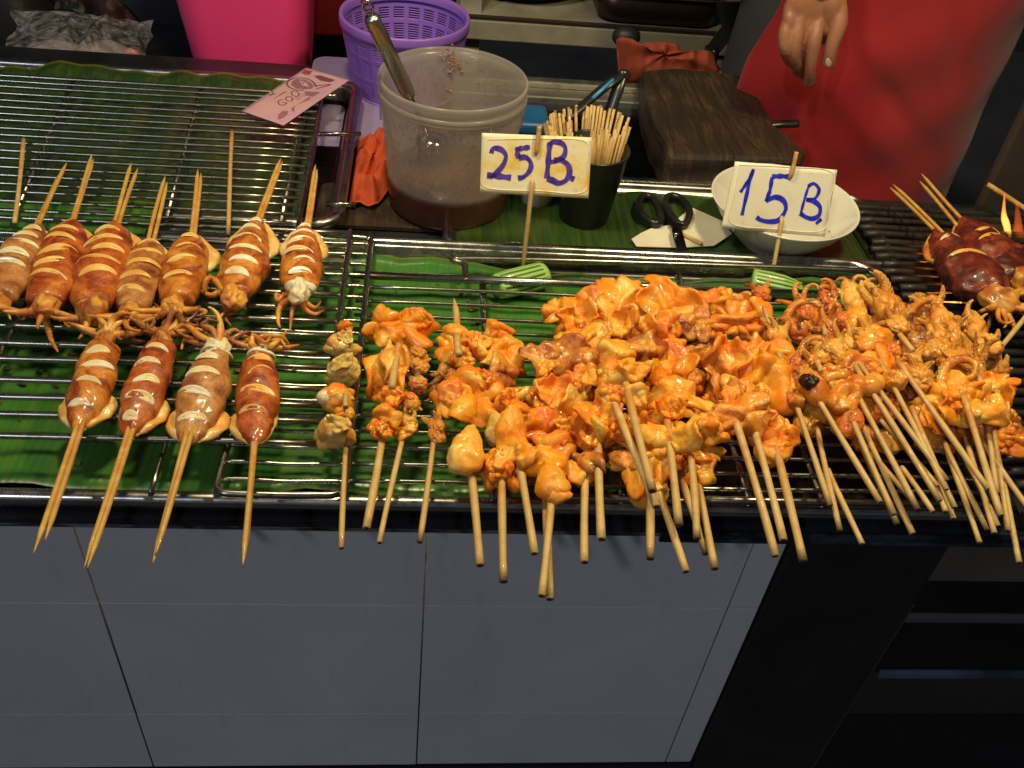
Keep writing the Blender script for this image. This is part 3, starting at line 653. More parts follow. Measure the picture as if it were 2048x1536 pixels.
squid('plump squid with pale underside fin and charred arms, third of the lower row', (430, 712), (372, 893), 98, 'skin_tan', 'white', (.10, .30, .52, .76), [((303, 1129, .050), (368, 890)), ((309, 1110, .052), (376, 893))],
      tents=[[(400, 672, .07), (372, 650, .07), (345, 662, .064), (338, 675, .06)], [(425, 660, .072), (405, 650, .076), (420, 640, .078), (445, 648, .074)], [(450, 672, .068), (470, 660, .068), (498, 680, .06)], [(395, 685, .064), (370, 680, .06), (362, 700, .056)]] + rt(5, 10, (.025, .04)), seed=10, bow=-1, fins=(1.0, 1.1), tmat='tentdark', headm='white', collar=True, z=.064, zt=.056)
squid('pale collared squid with a red smear at its stick, right end of lower row', (520, 716), (508, 897), 84, 'skin_red', 'slitwarm', (.10, .24, .46, .66), [((486, 1133, .052), (505, 896)), ((488, 1120, .050), (511, 897))],
      tents=[[(505, 690, .07), (508, 672, .074), (530, 685, .074), (545, 668, .072)], [(545, 690, .068), (560, 680, .068), (572, 694, .064)], [(520, 675, .072), (560, 672, .07), (580, 690, .06)]] + rt(4, 11, (.02, .035)), seed=11, bow=-1, fins=(.9, .4), headm='white', collar=True, z=.062, zt=.056)
P = at(204, 729, .082); 
# loose single sticks
for lab, a_, b_ in (('single blunt bamboo stick lying on the rack near the left border', (48, 279, .052), (28, 446, .050)), ('single blunt bamboo stick lying between two squid of the upper row', (465, 264, .053), (455, 470, .048))):
    tag(obj('bamboo_stick', stick_geo(at(*a_), at(*b_), .0023), MT['bamboo']), lab, 'stick')

# ================================================================ pieces of flesh
CAMF = -unit(CP - np.array([.15, .1, .05])) * -1
def axes_for(p, rg, spin=None, tilt=.5):
    n = unit(unit(CP - p) * .6 + np.array([0, 0, .5]) + rg.normal(size=3) * tilt * .5)
    right = unit(RC @ np.array([1, 0, 0])); x = unit(right - n * right.dot(n)); y = np.cross(n, x)
    a = rg.uniform(0, 6.28) if spin is None else spin
    return np.array([x * math.cos(a) + y * math.sin(a), -x * math.sin(a) + y * math.cos(a), n])
def sheet(rg, w, l, t=.0045, cup=.35, ruf=.18, k=None, bend=0., bend2=0., ns=1.0, nr=18, seg=64):
    th = np.linspace(0, 2 * np.pi, seg, endpoint=False); r = np.linspace(.02, 1, nr) ** .85
    ph = rg.uniform(0, 6.28, 8); k = k or rg.integers(3, 6)
    sq = (np.abs(np.cos(th + ph[2])) ** 3.4 + np.abs(np.sin(th + ph[2])) ** 3.4) ** (-1 / 3.4) * .93
    out = sq * (1 + .12 * np.sin(2 * th + ph[0]) + .10 * np.sin(3 * th + ph[1]) + .035 * np.sin(7 * th + ph[6]) + .02 * np.sin(13 * th + ph[5]) + .012 * np.sin(23 * th + ph[3]))
    R, T = np.meshgrid(r, th, indexing='ij'); O = 1 + (out[None] - 1) * R
    x = R * O * np.cos(T) * w / 2; y = R * O * np.sin(T) * l / 2; m = min(w, l) / 2
    z = -cup * m * R ** 2 + ruf * m * R ** 2.2 * np.sin(k * T + ph[3]) + .45 * ruf * m * R ** 4 * np.sin((2 * k + 1) * T + ph[4])
    for q in range(2):                      # soft creases and folded ridges
        a = rg.uniform(0, 3.14); d = (x * math.cos(a) + y * math.sin(a)) - rg.uniform(-.5, .5) * m; e_ = -x * math.sin(a) + y * math.cos(a)
        d = d + .25 * m * np.sin(e_ / m * 2.5 + ph[q]); z = z + rg.choice([-1, 1, 1]) * m * rg.uniform(.16, .36) * np.exp(-(d / (m * rg.uniform(.12, .26))) ** 2) * ns
    G = np.stack([x, y, z], -1)
    for B, ax in ((bend, 0), (bend2, 1)):
        if abs(B) > .05:                    # B = total bend angle; the far side bends tighter than the near one
            ext = w if ax == 0 else l; con = 1 + .45 * np.sin(ph[5]) * G[..., 1 - ax] / (l if ax == 0 else w)
            rho = ext / (B * con); a = G[..., ax] / rho; d = G[..., 2].copy()
            G[..., ax] = (rho + d) * np.sin(a); G[..., 2] = (rho + d) * np.cos(a) - rho
    N = np.cross(np.gradient(G, axis=0), (np.roll(G, -1, 1) - np.roll(G, 1, 1))); N /= (np.linalg.norm(N, axis=2)[..., None] + 1e-12)
    tt = (t / 2 * np.sqrt(np.clip(1 - R ** 9, .0, 1)) * (1 + .25 * np.sin(3 * T + ph[1]) * R))[..., None]
    A = (G + N * tt); Bm = (G - N * tt)[:-1]; sd = int(rg.integers(1e6))
    V = np.vstack([A.reshape(-1, 3), Bm.reshape(-1, 3)]); V = V + vnoise(V, .034, .0014, sd); V = V + vnoise(V, .013, .00035, sd + 9); V = V + vnoise(V, .0048, .00028, sd + 19)
    nA = nr * seg; F = []
    for i in range(nr - 1):
        for j in range(seg):
            j2 = (j + 1) % seg; F.append((i * seg + j, (i + 1) * seg + j, (i + 1) * seg + j2, i * seg + j2))
            o = nA + i * seg
            lo = (nA + (i + 1) * seg) if i < nr - 2 else (nr - 1) * seg
            F.append((o + j, o + j2, lo + j2, lo + j))
    F.append(tuple(range(seg))); F.append(tuple(nA + j for j in range(seg))[::-1])
    return V, F, np.concatenate([R.ravel(), R[:-1].ravel()]) ** 2
def suckers(rg, P, r0, r1, side, n=12):
    """two rows of ring suckers on a tentacle"""
    gs = []; k = len(P)
    T, N, B = frames(P, side)
    for q in range(n):
        i = int((k - 3) * (q + .5) / n * .92) + 1; s = i / (k - 1); R = r1 + (r0 - r1) * (1 - s) ** .85
        for sg in (-1, 1):
            d = unit(N[i] + B[i] * sg * .65); c = P[i] + d * R * .92 + T[i] * (R * .25 * sg)
            u = unit(np.cross(d, T[i])); v = np.cross(d, u); rr = R * .40
            ring = np.array([c + (u * math.cos(a) + v * math.sin(a)) * rr for a in np.linspace(0, 6.283, 8, endpoint=False)])
            gs.append(tube(ring, rr * .42, 5, closed=True))
    return gs
def beady(rg, w, h, d):
    V, F, E = blob((0, 0, 0), (w / 2, h / 2, d / 2), seg=40, rings=30); V = np.array(V); U = V / (np.array([w, h, d]) / 2); sd = int(rg.integers(1e6)); m = min(w, h)
    C = unit_rows(np.random.default_rng(sd).normal(size=(46, 3))); D = np.sqrt(((U[:, None] - C[None]) ** 2).sum(-1)); D.sort(axis=1)
    V = V + U * (m * .10 * (np.clip((D[:, 1] - D[:, 0]) * 5, 0, 1) - .4) + m * .11 * snoise(U, 2.4, sd, 7))[:, None]
    return V, F, E
def unit_rows(a): return a / np.linalg.norm(a, axis=1)[:, None]
def octo_piece(rg, w, l, n=3, body=True):
    gs = []
    if body: g_ = beady(rg, w * .70, l * .74, w * .60); gs.append((g_[0] + np.array([0, -l * .10, 0]), g_[1], g_[2]))
    for q in range(n):
        a = math.pi / 2 + (q - (n - 1) / 2) * rg.uniform(.45, .8) + rg.uniform(-.2, .2)
        d = np.array([math.cos(a), math.sin(a), rg.uniform(-.25, .35)])
        nn = np.array([rg.uniform(-1, 1), rg.uniform(-.3, .3), rg.uniform(-.6, .8)]); L_ = l * rg.uniform(.5, .82)
        P = curl_path((0, -l * .1, 0), d, nn, L_, rg.uniform(-1, 3) * 6, rg.uniform(70, 260), pw=rg.uniform(1.8, 3.4)); r0 = w * rg.uniform(.14, .20)
        gs.append(tentacle(P, r0, r0 * .22, seg=12, suck=.18, up=(0, 0, 1), rough=.10, seed=q)); gs += suckers(rg, P, r0, r0 * .22, (0, 0, 1), 9)
    return join(*gs)
def piece(parent, rg, x, y, w, h, kind, z, mat=None, spin=None, name=None):
    p = at(x, y, z); W_, H_ = msize(w * .98, p), msize(h * .98, p); A = axes_for(p, rg, 0. if spin is None else math.radians(spin), .35)
    nm = name or 'squid_piece'
    if kind == 'cap':   g = sheet(rg, W_ * 1.28, H_ * 1.10, .0044, rg.choice([.35, -.3]), .16, bend=rg.choice([1., -1., 1.]) * rg.uniform(1.6, 2.6), bend2=rg.uniform(.5, 1.3))
    elif kind == 'ruf': g = sheet(rg, W_ * 1.15, H_ * 1.15, .0042, .3, .34, 6, bend=.9)
    elif kind == 'roll': g = sheet(rg, W_ * 2.0, H_ * 1.15, .0036, .05, .16, bend=4.2, bend2=.5)
    elif kind == 'ear': g = join(sheet(rg, W_ * 1.4, H_ * 1.1, .0038, .1, .26, 2, bend=-2.3, bend2=.9), orient(lumpy(rg, W_ * .5, H_ * .5, W_ * .4), np.array([0, 0, -.004]), np.eye(3)))
    elif kind == 'fold': g = join(sheet(rg, W_ * 1.4, H_ * 1.08, .0044, .2, .17, bend=3.0, bend2=.5), orient(sheet(rg, W_ * .9, H_ * .75, .0042, -.3, .2, bend=-1.8), np.array([W_ * .1, -H_ * .05, .002]), np.eye(3)))
    elif kind == 'strip': g = sheet(rg, W_ * 1.1, H_ * 1.05, .006, .25, .05, 2, bend=.9)
    elif kind == 'fan':
        g = sheet(rg, W_ * 1.1, H_ * 1.1, .0036, .2, .30, 9, bend=.8)
    elif kind == 'drop':
        g = lumpy(rg, W_, H_, W_ * .74, .05, ridge=.05); V = g[0]; V[:, 0] *= 1 - .38 * V[:, 1] / (H_ / 2); V[:, 2] *= 1 - .2 * V[:, 1] / (H_ / 2); g = (V, g[1], np.abs(V[:, 1]) / H_)
    elif kind == 'ball': g = blob((0, 0, 0), (W_ / 2, H_ / 2, W_ * .46), seg=26, rings=18, namp=W_ * .010, nscale=140, seed=int(rg.integers(1e4)))
    elif kind == 'lump': g = join(lumpy(rg, W_ * .95, H_ * .95, W_ * .7, .10, ridge=.10), orient(sheet(rg, W_ * .9, H_ * .7, .0042, .3, .3, bend=1.4), np.array([W_ * .05, H_ * .05, W_ * .16]), np.eye(3)))
    elif kind == 'whelk':
        a = lumpy(rg, W_ * .92, H_ * .88, W_ * .8, .04, ridge=.03); g = join(a, orient(sheet(rg, W_ * 1.05, H_ * .8, .003, .9, .1, 3), np.array([W_ * .02, -H_ * .08, W_ * .20]), np.eye(3)), orient(sheet(rg, W_ * .6, H_ * .5, .003, -.6, .2, 3), np.array([W_ * .15, H_ * .18, W_ * .26]), np.eye(3)))
    elif kind in ('octo', 'tent', 'octo2'):
        nm = name or ('octopus_arm' if kind == 'tent' else 'octopus_piece'); g = octo_piece(rg, W_, H_, 1 if kind == 'tent' else (4 if kind == 'octo2' else 3), kind != 'tent')
    elif kind == 'curl':
        nm = name or 'octopus_arm'; r0 = W_ * .15; P = curl_path((-W_ * .25, -H_ * .4, 0), (0.1, 1, .1), (1, 0, .1), H_ * 2.0, 30 / max(.5, W_ * 40), 2.6 / (H_ * .55), k=60, pw=1.2); g = join(tentacle(P, r0, r0 * .25, suck=.25, up=(0, 0, 1)), *suckers(rg, P, r0, r0 * .25, (-1, 0, 0), 14))
    g = orient(g, p, A)
    return obj(nm, g, MT[mat or 'orange'], parent)

def skewer(label, cat, end, entry, r, pieces, group, seed, tip=None, name='seafood_skewer', mat='bamboo', sticks2=None, cont=.026):
    rg = np.random.default_rng(seed * 13 + 5)
    e, n = at(*end), at(*entry); d = unit(n - e)
    base = n + d * cont; th = thing(name, label, cat, ((e + base) / 2 * np.array([1, 1, 0]) + np.array([0, 0, .04])), group)
    if tip: q = at(*tip); stick(th, q - unit(q - n) * .05, q, r, mat, 'b', 'stick_tip')
    stick(th, base, e, r, mat, None, 'stick', True)
    for a in sticks2 or []: stick(th, at(*a[0]), at(*a[1]), r, mat, None, 'stick')
    for pc in pieces:
        x, y, w, h, kd, z = pc[:6]; m = pc[6] if len(pc) > 6 else None; sp = pc[7] if len(pc) > 7 else rg.uniform(-25, 25)
        piece(th, rg, x, y, w, h, kd, z, m, sp)
    return th
GQ, GO = 'orange squid piece skewers', 'octopus skewers heaped at the right'
# ---- left part of the rack
skewer('skewer of four olive whelk pieces beside the rack frame', 'whelk skewer', (684, 1096, .046), (691, 892, .050), .0021,
       [(687, 655, 34, 34, 'lump', .056, 'orange'), (680, 690, 62, 56, 'whelk', .056, 'olive', 5), (684, 742, 76, 64, 'whelk', .058, 'olive', 25), (674, 800, 74, 66, 'lump', .058, 'pale', 10), (652, 795, 40, 34, 'ball', .062, 'white', 0), (667, 865, 78, 66, 'whelk', .060, 'olive', -10), (690, 830, 40, 40, 'lump', .060, 'orange')], GQ, 1, sticks2=[((690, 785, .070), (693, 815, .070))])
skewer('thick stick carrying a broad frilly orange piece over a beige folded sheet', 'squid skewer', (733, 1056, .050), (765, 866, .056), .0031,
       [(800, 650, 128, 84, 'ruf', .060, 'orange', 0), (770, 655, 60, 70, 'cap', .058, 'orange'), (835, 645, 64, 60, 'fold', .058, 'orange'), (756, 745, 52, 92, 'ear', .058, 'orange', 10), (788, 735, 66, 86, 'cap', .064, 'pale', 8), (780, 790, 60, 48, 'fold', .064, 'orange'), (775, 830, 62, 58, 'cap', .064, 'orange'), (762, 858, 50, 36, 'fold', .062, 'orange')], GQ, 2, sticks2=[((797, 690, .07), (785, 775, .072))])
skewer('thin stick with four beady brown octopus pieces behind the beige sheet', 'octopus skewer', (760, 1085, .044), (806, 870, .048), .0022,
       [(828, 712, 56, 56, 'octo', .056, 'octo', 100), (836, 735, 56, 44, 'octo', .054, 'octo', 10), (830, 768, 52, 54, 'octo2', .052, 'browned', 60), (822, 808, 50, 50, 'octo', .054, 'octo', 200), (814, 845, 52, 50, 'octo2', .052, 'octo', 30), (806, 862, 40, 30, 'cap', .052, 'pale')], GQ, 3)
skewer('thin stick ending in a curled brown octopus next to charred arms', 'octopus skewer', (838, 1084, .044), (868, 878, .050), .0023,
       [(890, 750, 50, 60, 'octo2', .052, 'browned', 170), (878, 792, 46, 60, 'octo2', .050, 'tentdark', 190), (873, 850, 56, 62, 'octo', .056, 'octo', 20), (872, 872, 36, 40, 'lump', .054, 'octo')], GQ, 4)
skewer('stick with sharp tip showing above pale and bright orange squid caps', 'squid skewer', (960, 1130, .054), (941, 940, .062), .0031,
       [(908, 672, 84, 92, 'cap', .060, 'pale', 10), (945, 690, 80, 60, 'fold', .062, 'pale', 30), (915, 715, 76, 60, 'fold', .060, 'orange'), (938, 790, 112, 110, 'cap', .068, 'orange', -20), (905, 790, 60, 70, 'lump', .062, 'red'), (960, 760, 50, 60, 'fold', .070, 'red'), (938, 900, 72, 126, 'drop', .070, 'pale', -5)], GQ, 5, tip=(908, 596, .060), sticks2=[((914, 672, .078), (918, 710, .078))])
skewer('stick hanging straight below stacked squid sheets with a purple edge', 'squid skewer', (1006, 1163, .052), (1005, 975, .060), .0030,
       [(992, 665, 70, 60, 'cap', .060, 'orange', 20), (1003, 705, 84, 84, 'cap', .060, 'pale', 10), (1013, 748, 92, 56, 'roll', .064, 'browned', 90), (1015, 790, 84, 60, 'cap', .062, 'pale', 15), (993, 858, 48, 84, 'drop', .062, 'olive', 5), (990, 935, 72, 84, 'fold', .062, 'orange', 0), (1008, 958, 60, 46, 'cap', .062, 'pink'), (1030, 950, 50, 60, 'lump', .058, 'red')], GQ, 6)
skewer('stick leaning right below a long pale orange funnel shaped piece', 'squid skewer', (1068, 1107, .056), (1040, 938, .066), .0030,
       [(1012, 805, 50, 60, 'fold', .068, 'orange', 20), (1025, 860, 66, 110, 'drop', .072, 'pale', 0), (1028, 905, 72, 70, 'cap', .074, 'pale', 10), (1030, 830, 52, 60, 'cap', .070, 'orange')], GQ, 7)
skewer('lower of two crossing sticks below the long hanging orange piece', 'squid skewer', (1098, 1198, .046), (1092, 1000, .056), .0030,
       [(1090, 850, 76, 70, 'cap', .060, 'red'), (1075, 800, 66, 60, 'fold', .060, 'orange'), (1125, 905, 60, 90, 'fold', .060, 'pink')], GQ, 8)
skewer('upper of two crossing sticks, long orange piece hanging over the tray edge', 'squid skewer', (1082, 1191, .058), (1103, 1003, .064), .0029,
       [(1092, 905, 70, 110, 'roll', .070, 'orange', 4), (1103, 955, 66, 90, 'drop', .070, 'orange', 12), (1112, 985, 44, 50, 'drop', .068, 'pink', 30)], GQ, 9)
skewer('shorter straight stick below a small brown and orange triangle', 'squid skewer', (1170, 1124, .048), (1170, 962, .056), .0031,
       [(1110, 715, 110, 76, 'ear', .062, 'browned', 10), (1090, 740, 60, 50, 'fold', .060, 'orange'), (1110, 785, 84, 78, 'cap', .064, 'pink', 0), (1150, 790, 70, 66, 'fold', .062, 'pale', 40), (1130, 845, 66, 70, 'fold', .060, 'orange'), (1150, 925, 90, 56, 'cap', .060, 'browned', -10), (1160, 945, 76, 44, 'cap', .060, 'orange'), (1130, 880, 60, 70, 'fold', .056, 'pink')], GQ, 10)
skewer('stick with a bend near its middle below a wide draped collar of squid', 'squid skewer', (1203, 1078, .058), (1197, 892, .068), .0033,
       [(1190, 690, 80, 100, 'fold', .074, 'pale', 10), (1180, 720, 84, 60, 'roll', .076, 'browned', 60), (1175, 755, 80, 50, 'cap', .076, 'orange'), (1165, 815, 84, 56, 'ear', .072, 'pale', -20), (1195, 860, 108, 84, 'cap', .074, 'pale', -28), (1175, 870, 60, 76, 'fold', .070, 'orange', 10), (1190, 880, 50, 70, 'lump', .066, 'pink')], GQ, 11)
skewer('upper stick of the front pair pointing at the camera under a knobbly pale lump', 'squid skewer', (1304, 981, .100), (1259, 792, .098), .0032,
       [(1240, 700, 90, 74, 'cap', .098, 'pale', 0), (1250, 745, 96, 66, 'fold', .100, 'pale', 10), (1215, 755, 60, 90, 'lump', .094, 'orange'), (1270, 790, 60, 60, 'cap', .096, 'pale', 30), (1235, 650, 80, 60, 'cap', .080, 'pale', 30)], GQ, 12)
skewer('second stick of the front pair leaving a ragged orange lump', 'squid skewer', (1313, 1013, .090), (1236, 822, .092), .0031,
       [(1195, 830, 70, 60, 'ear', .084, 'orange', 20), (1215, 800, 70, 70, 'lump', .088, 'red'), (1245, 850, 60, 60, 'fold', .084, 'orange'), (1295, 700, 90, 70, 'roll', .078, 'browned', 40)], GQ, 13, cont=.03)
skewer('stick hanging straight down below two bulbous pink squid ends', 'squid skewer', (1300, 1117, .060), (1298, 935, .068), .0031,
       [(1275, 860, 70, 110, 'roll', .070, 'orange', -15), (1270, 915, 100, 66, 'cap', .070, 'pink', 10), (1320, 920, 60, 80, 'cap', .068, 'orange', -10), (1275, 965, 60, 80, 'drop', .060, 'pale', 170)], GQ, 14)
skewer('stick slanting right to the lowest blunt end of the middle bunch', 'squid skewer', (1371, 1143, .050), (1318, 980, .056), .0030,
       [(1300, 985, 84, 60, 'lump', .052, 'pale'), (1310, 950, 70, 70, 'fold', .054, 'pink')], GQ, 15, cont=.03)
skewer('stick below the glossy saddle shaped piece with dark specks', 'squid skewer', (1356, 1050, .066), (1340, 884, .078), .0032,
       [(1330, 600, 86, 86, 'ear', .066, 'orange', 0), (1335, 655, 60, 60, 'lump', .068, 'red'), (1340, 700, 74, 80, 'ruf', .074, 'red', 0), (1345, 745, 76, 70, 'ear', .078, 'orange', 0), (1352, 795, 120, 76, 'cap', .084, 'pale', -8), (1340, 815, 90, 56, 'fold', .086, 'orange', -10), (1345, 870, 124, 66, 'ear', .082, 'pale', -5), (1385, 865, 84, 60, 'cap', .080, 'orange', 20)], GQ, 16, tip=(1324, 552, .062))
skewer('stick beginning bare and rounded below the saddle shaped piece', 'squid skewer', (1393, 1077, .066), (1382, 914, .074), .0030,
       [(1395, 895, 84, 56, 'cap', .066, 'orange', -10), (1400, 930, 60, 60, 'fold', .056, 'pink')], GQ, 17, cont=.01)
skewer('slanting stick partly hidden behind the straight one, right of the middle', 'squid skewer', (1412, 1107, .048), (1358, 950, .054), .0029, [(1350, 925, 60, 50, 'fold', .054, 'pink')], GQ, 18, cont=.02)
skewer('stick below a small round orange knob right of the middle', 'squid skewer', (1430, 1137, .052), (1398, 985, .058), .0029, [(1400, 958, 66, 40, 'lump', .058, 'orange'), (1392, 920, 56, 60, 'lump', .052, 'red')], GQ, 19)
skewer('stick with a scorched grey lower end below a pinkish twisted sheet', 'squid skewer', (1550, 1112, .054), (1485, 886, .076), .0031,
       [(1405, 640, 44, 96, 'strip', .066, 'browned', 0), (1450, 725, 100, 110, 'cap', .074, 'pink', -15), (1500, 700, 50, 60, 'ear', .072, 'pink'), (1465, 790, 76, 90, 'fold', .080, 'pink', 0), (1480, 830, 92, 84, 'cap', .084, 'pink', 10), (1440, 870, 56, 44, 'cap', .080, 'orange')], GQ, 20)
skewer('stick between the scorched one and the short orange cube skewer', 'squid skewer', (1566, 1080, .060), (1512, 872, .076), .0030,
       [(1430, 610, 80, 60, 'ruf', .064, 'red', 0), (1470, 640, 100, 80, 'fan', .070, 'pink', -20), (1505, 800, 70, 90, 'fold', .078, 'orange', -20), (1520, 770, 90, 110, 'cap', .072, 'orange', 20), (1520, 840, 60, 90, 'fold', .074, 'pink', -10)], GQ, 21)
skewer('stick below the rough bright orange piece nearest the octopus heap', 'squid skewer', (1605, 1122, .062), (1560, 925, .070), .0033,
       [(1515, 650, 56, 110, 'roll', .068, 'orange', -15), (1545, 730, 90, 80, 'cap', .068, 'orange', 10), (1555, 870, 78, 66, 'cap', .070, 'orange', 20), (1550, 905, 84, 56, 'lump', .066, 'red'), (1550, 880, 60, 50, 'ruf', .074, 'red')], GQ, 22)
# back of the heap: skewers lying across, whose sticks stay hidden
skewer('back skewer with an upright ear shaped piece and a pale band curled over it', 'squid skewer', (1225, 790, .050), (1200, 760, .052), .0025,
       [(1150, 640, 120, 96, 'fold', .060, 'orange', 0), (1125, 620, 70, 60, 'ruf', .060, 'orange'), (1185, 620, 60, 80, 'cap', .058, 'pink'), (1140, 680, 70, 60, 'lump', .056, 'pale'), (1200, 660, 60, 70, 'ear', .058, 'browned', 20)], GQ, 23, cont=.02)
skewer('back skewer with a long curved band ending in an orange cup', 'squid skewer', (1290, 760, .052), (1280, 740, .052), .0025,
       [(1225, 592, 110, 60, 'roll', .062, 'orange', -60), (1260, 600, 70, 80, 'cap', .060, 'pale', 20), (1225, 645, 56, 120, 'strip', .070, 'pale', 18), (1275, 670, 108, 74, 'ear', .070, 'orange', 10), (1240, 675, 60, 60, 'cap', .068, 'pale')], GQ, 24, cont=.02)
skewer('back skewer of ruffled red orange pieces beside the brown strip', 'squid skewer', (1420, 760, .052), (1410, 740, .052), .0025,
       [(1375, 655, 60, 70, 'lump', .056, 'browned'), (1385, 615, 50, 70, 'lump', .054, 'red'), (1420, 660, 60, 80, 'fold', .056, 'pink'), (1455, 600, 60, 50, 'ruf', .056, 'orange'), (1485, 620, 50, 60, 'cap', .056, 'pink'), (1400, 720, 90, 80, 'fold', .056, 'browned'), (1380, 760, 60, 60, 'lump', .058, 'orange')], GQ, 25, tip=(1398, 592, .058), cont=.02)
_low = [(1080, 800), (1060, 860), (1130, 830), (1060, 930), (1110, 890), (1200, 720), (1220, 850), (1180, 800), (1170, 880), (1240, 900), (1270, 760), (1310, 800), (1330, 850), (1350, 650), (1300, 640), (1410, 810), (1440, 780), (1480, 760), (1420, 700), (1530, 700), (1560, 800)]
for _i, (_a, _lab) in enumerate(((0, 'bottom layer skewer showing between the two crossing sticks and the brown triangle'), (5, 'bottom layer skewer showing under the draped collar of squid'), (10, 'bottom layer skewer showing behind the front pair of sticks'), (15, 'bottom layer skewer showing under the pinkish twisted sheets'))):
    _q = _low[_a:_a + 5] if _a < 15 else _low[15:]
    skewer(_lab, 'squid skewer', (_q[-1][0] + 4, _q[-1][1] + 30, .044), (_q[-1][0], _q[-1][1], .046), .0025,
       [(x, y, 76, 70, ['fold', 'cap', 'lump', 'ear'][(i + _i) % 4], .040, ['orange', 'browned', 'pink', 'orange', 'red'][(i + _i) % 5]) for i, (x, y) in enumerate(_q)], GQ, 26 + _i, cont=.02)

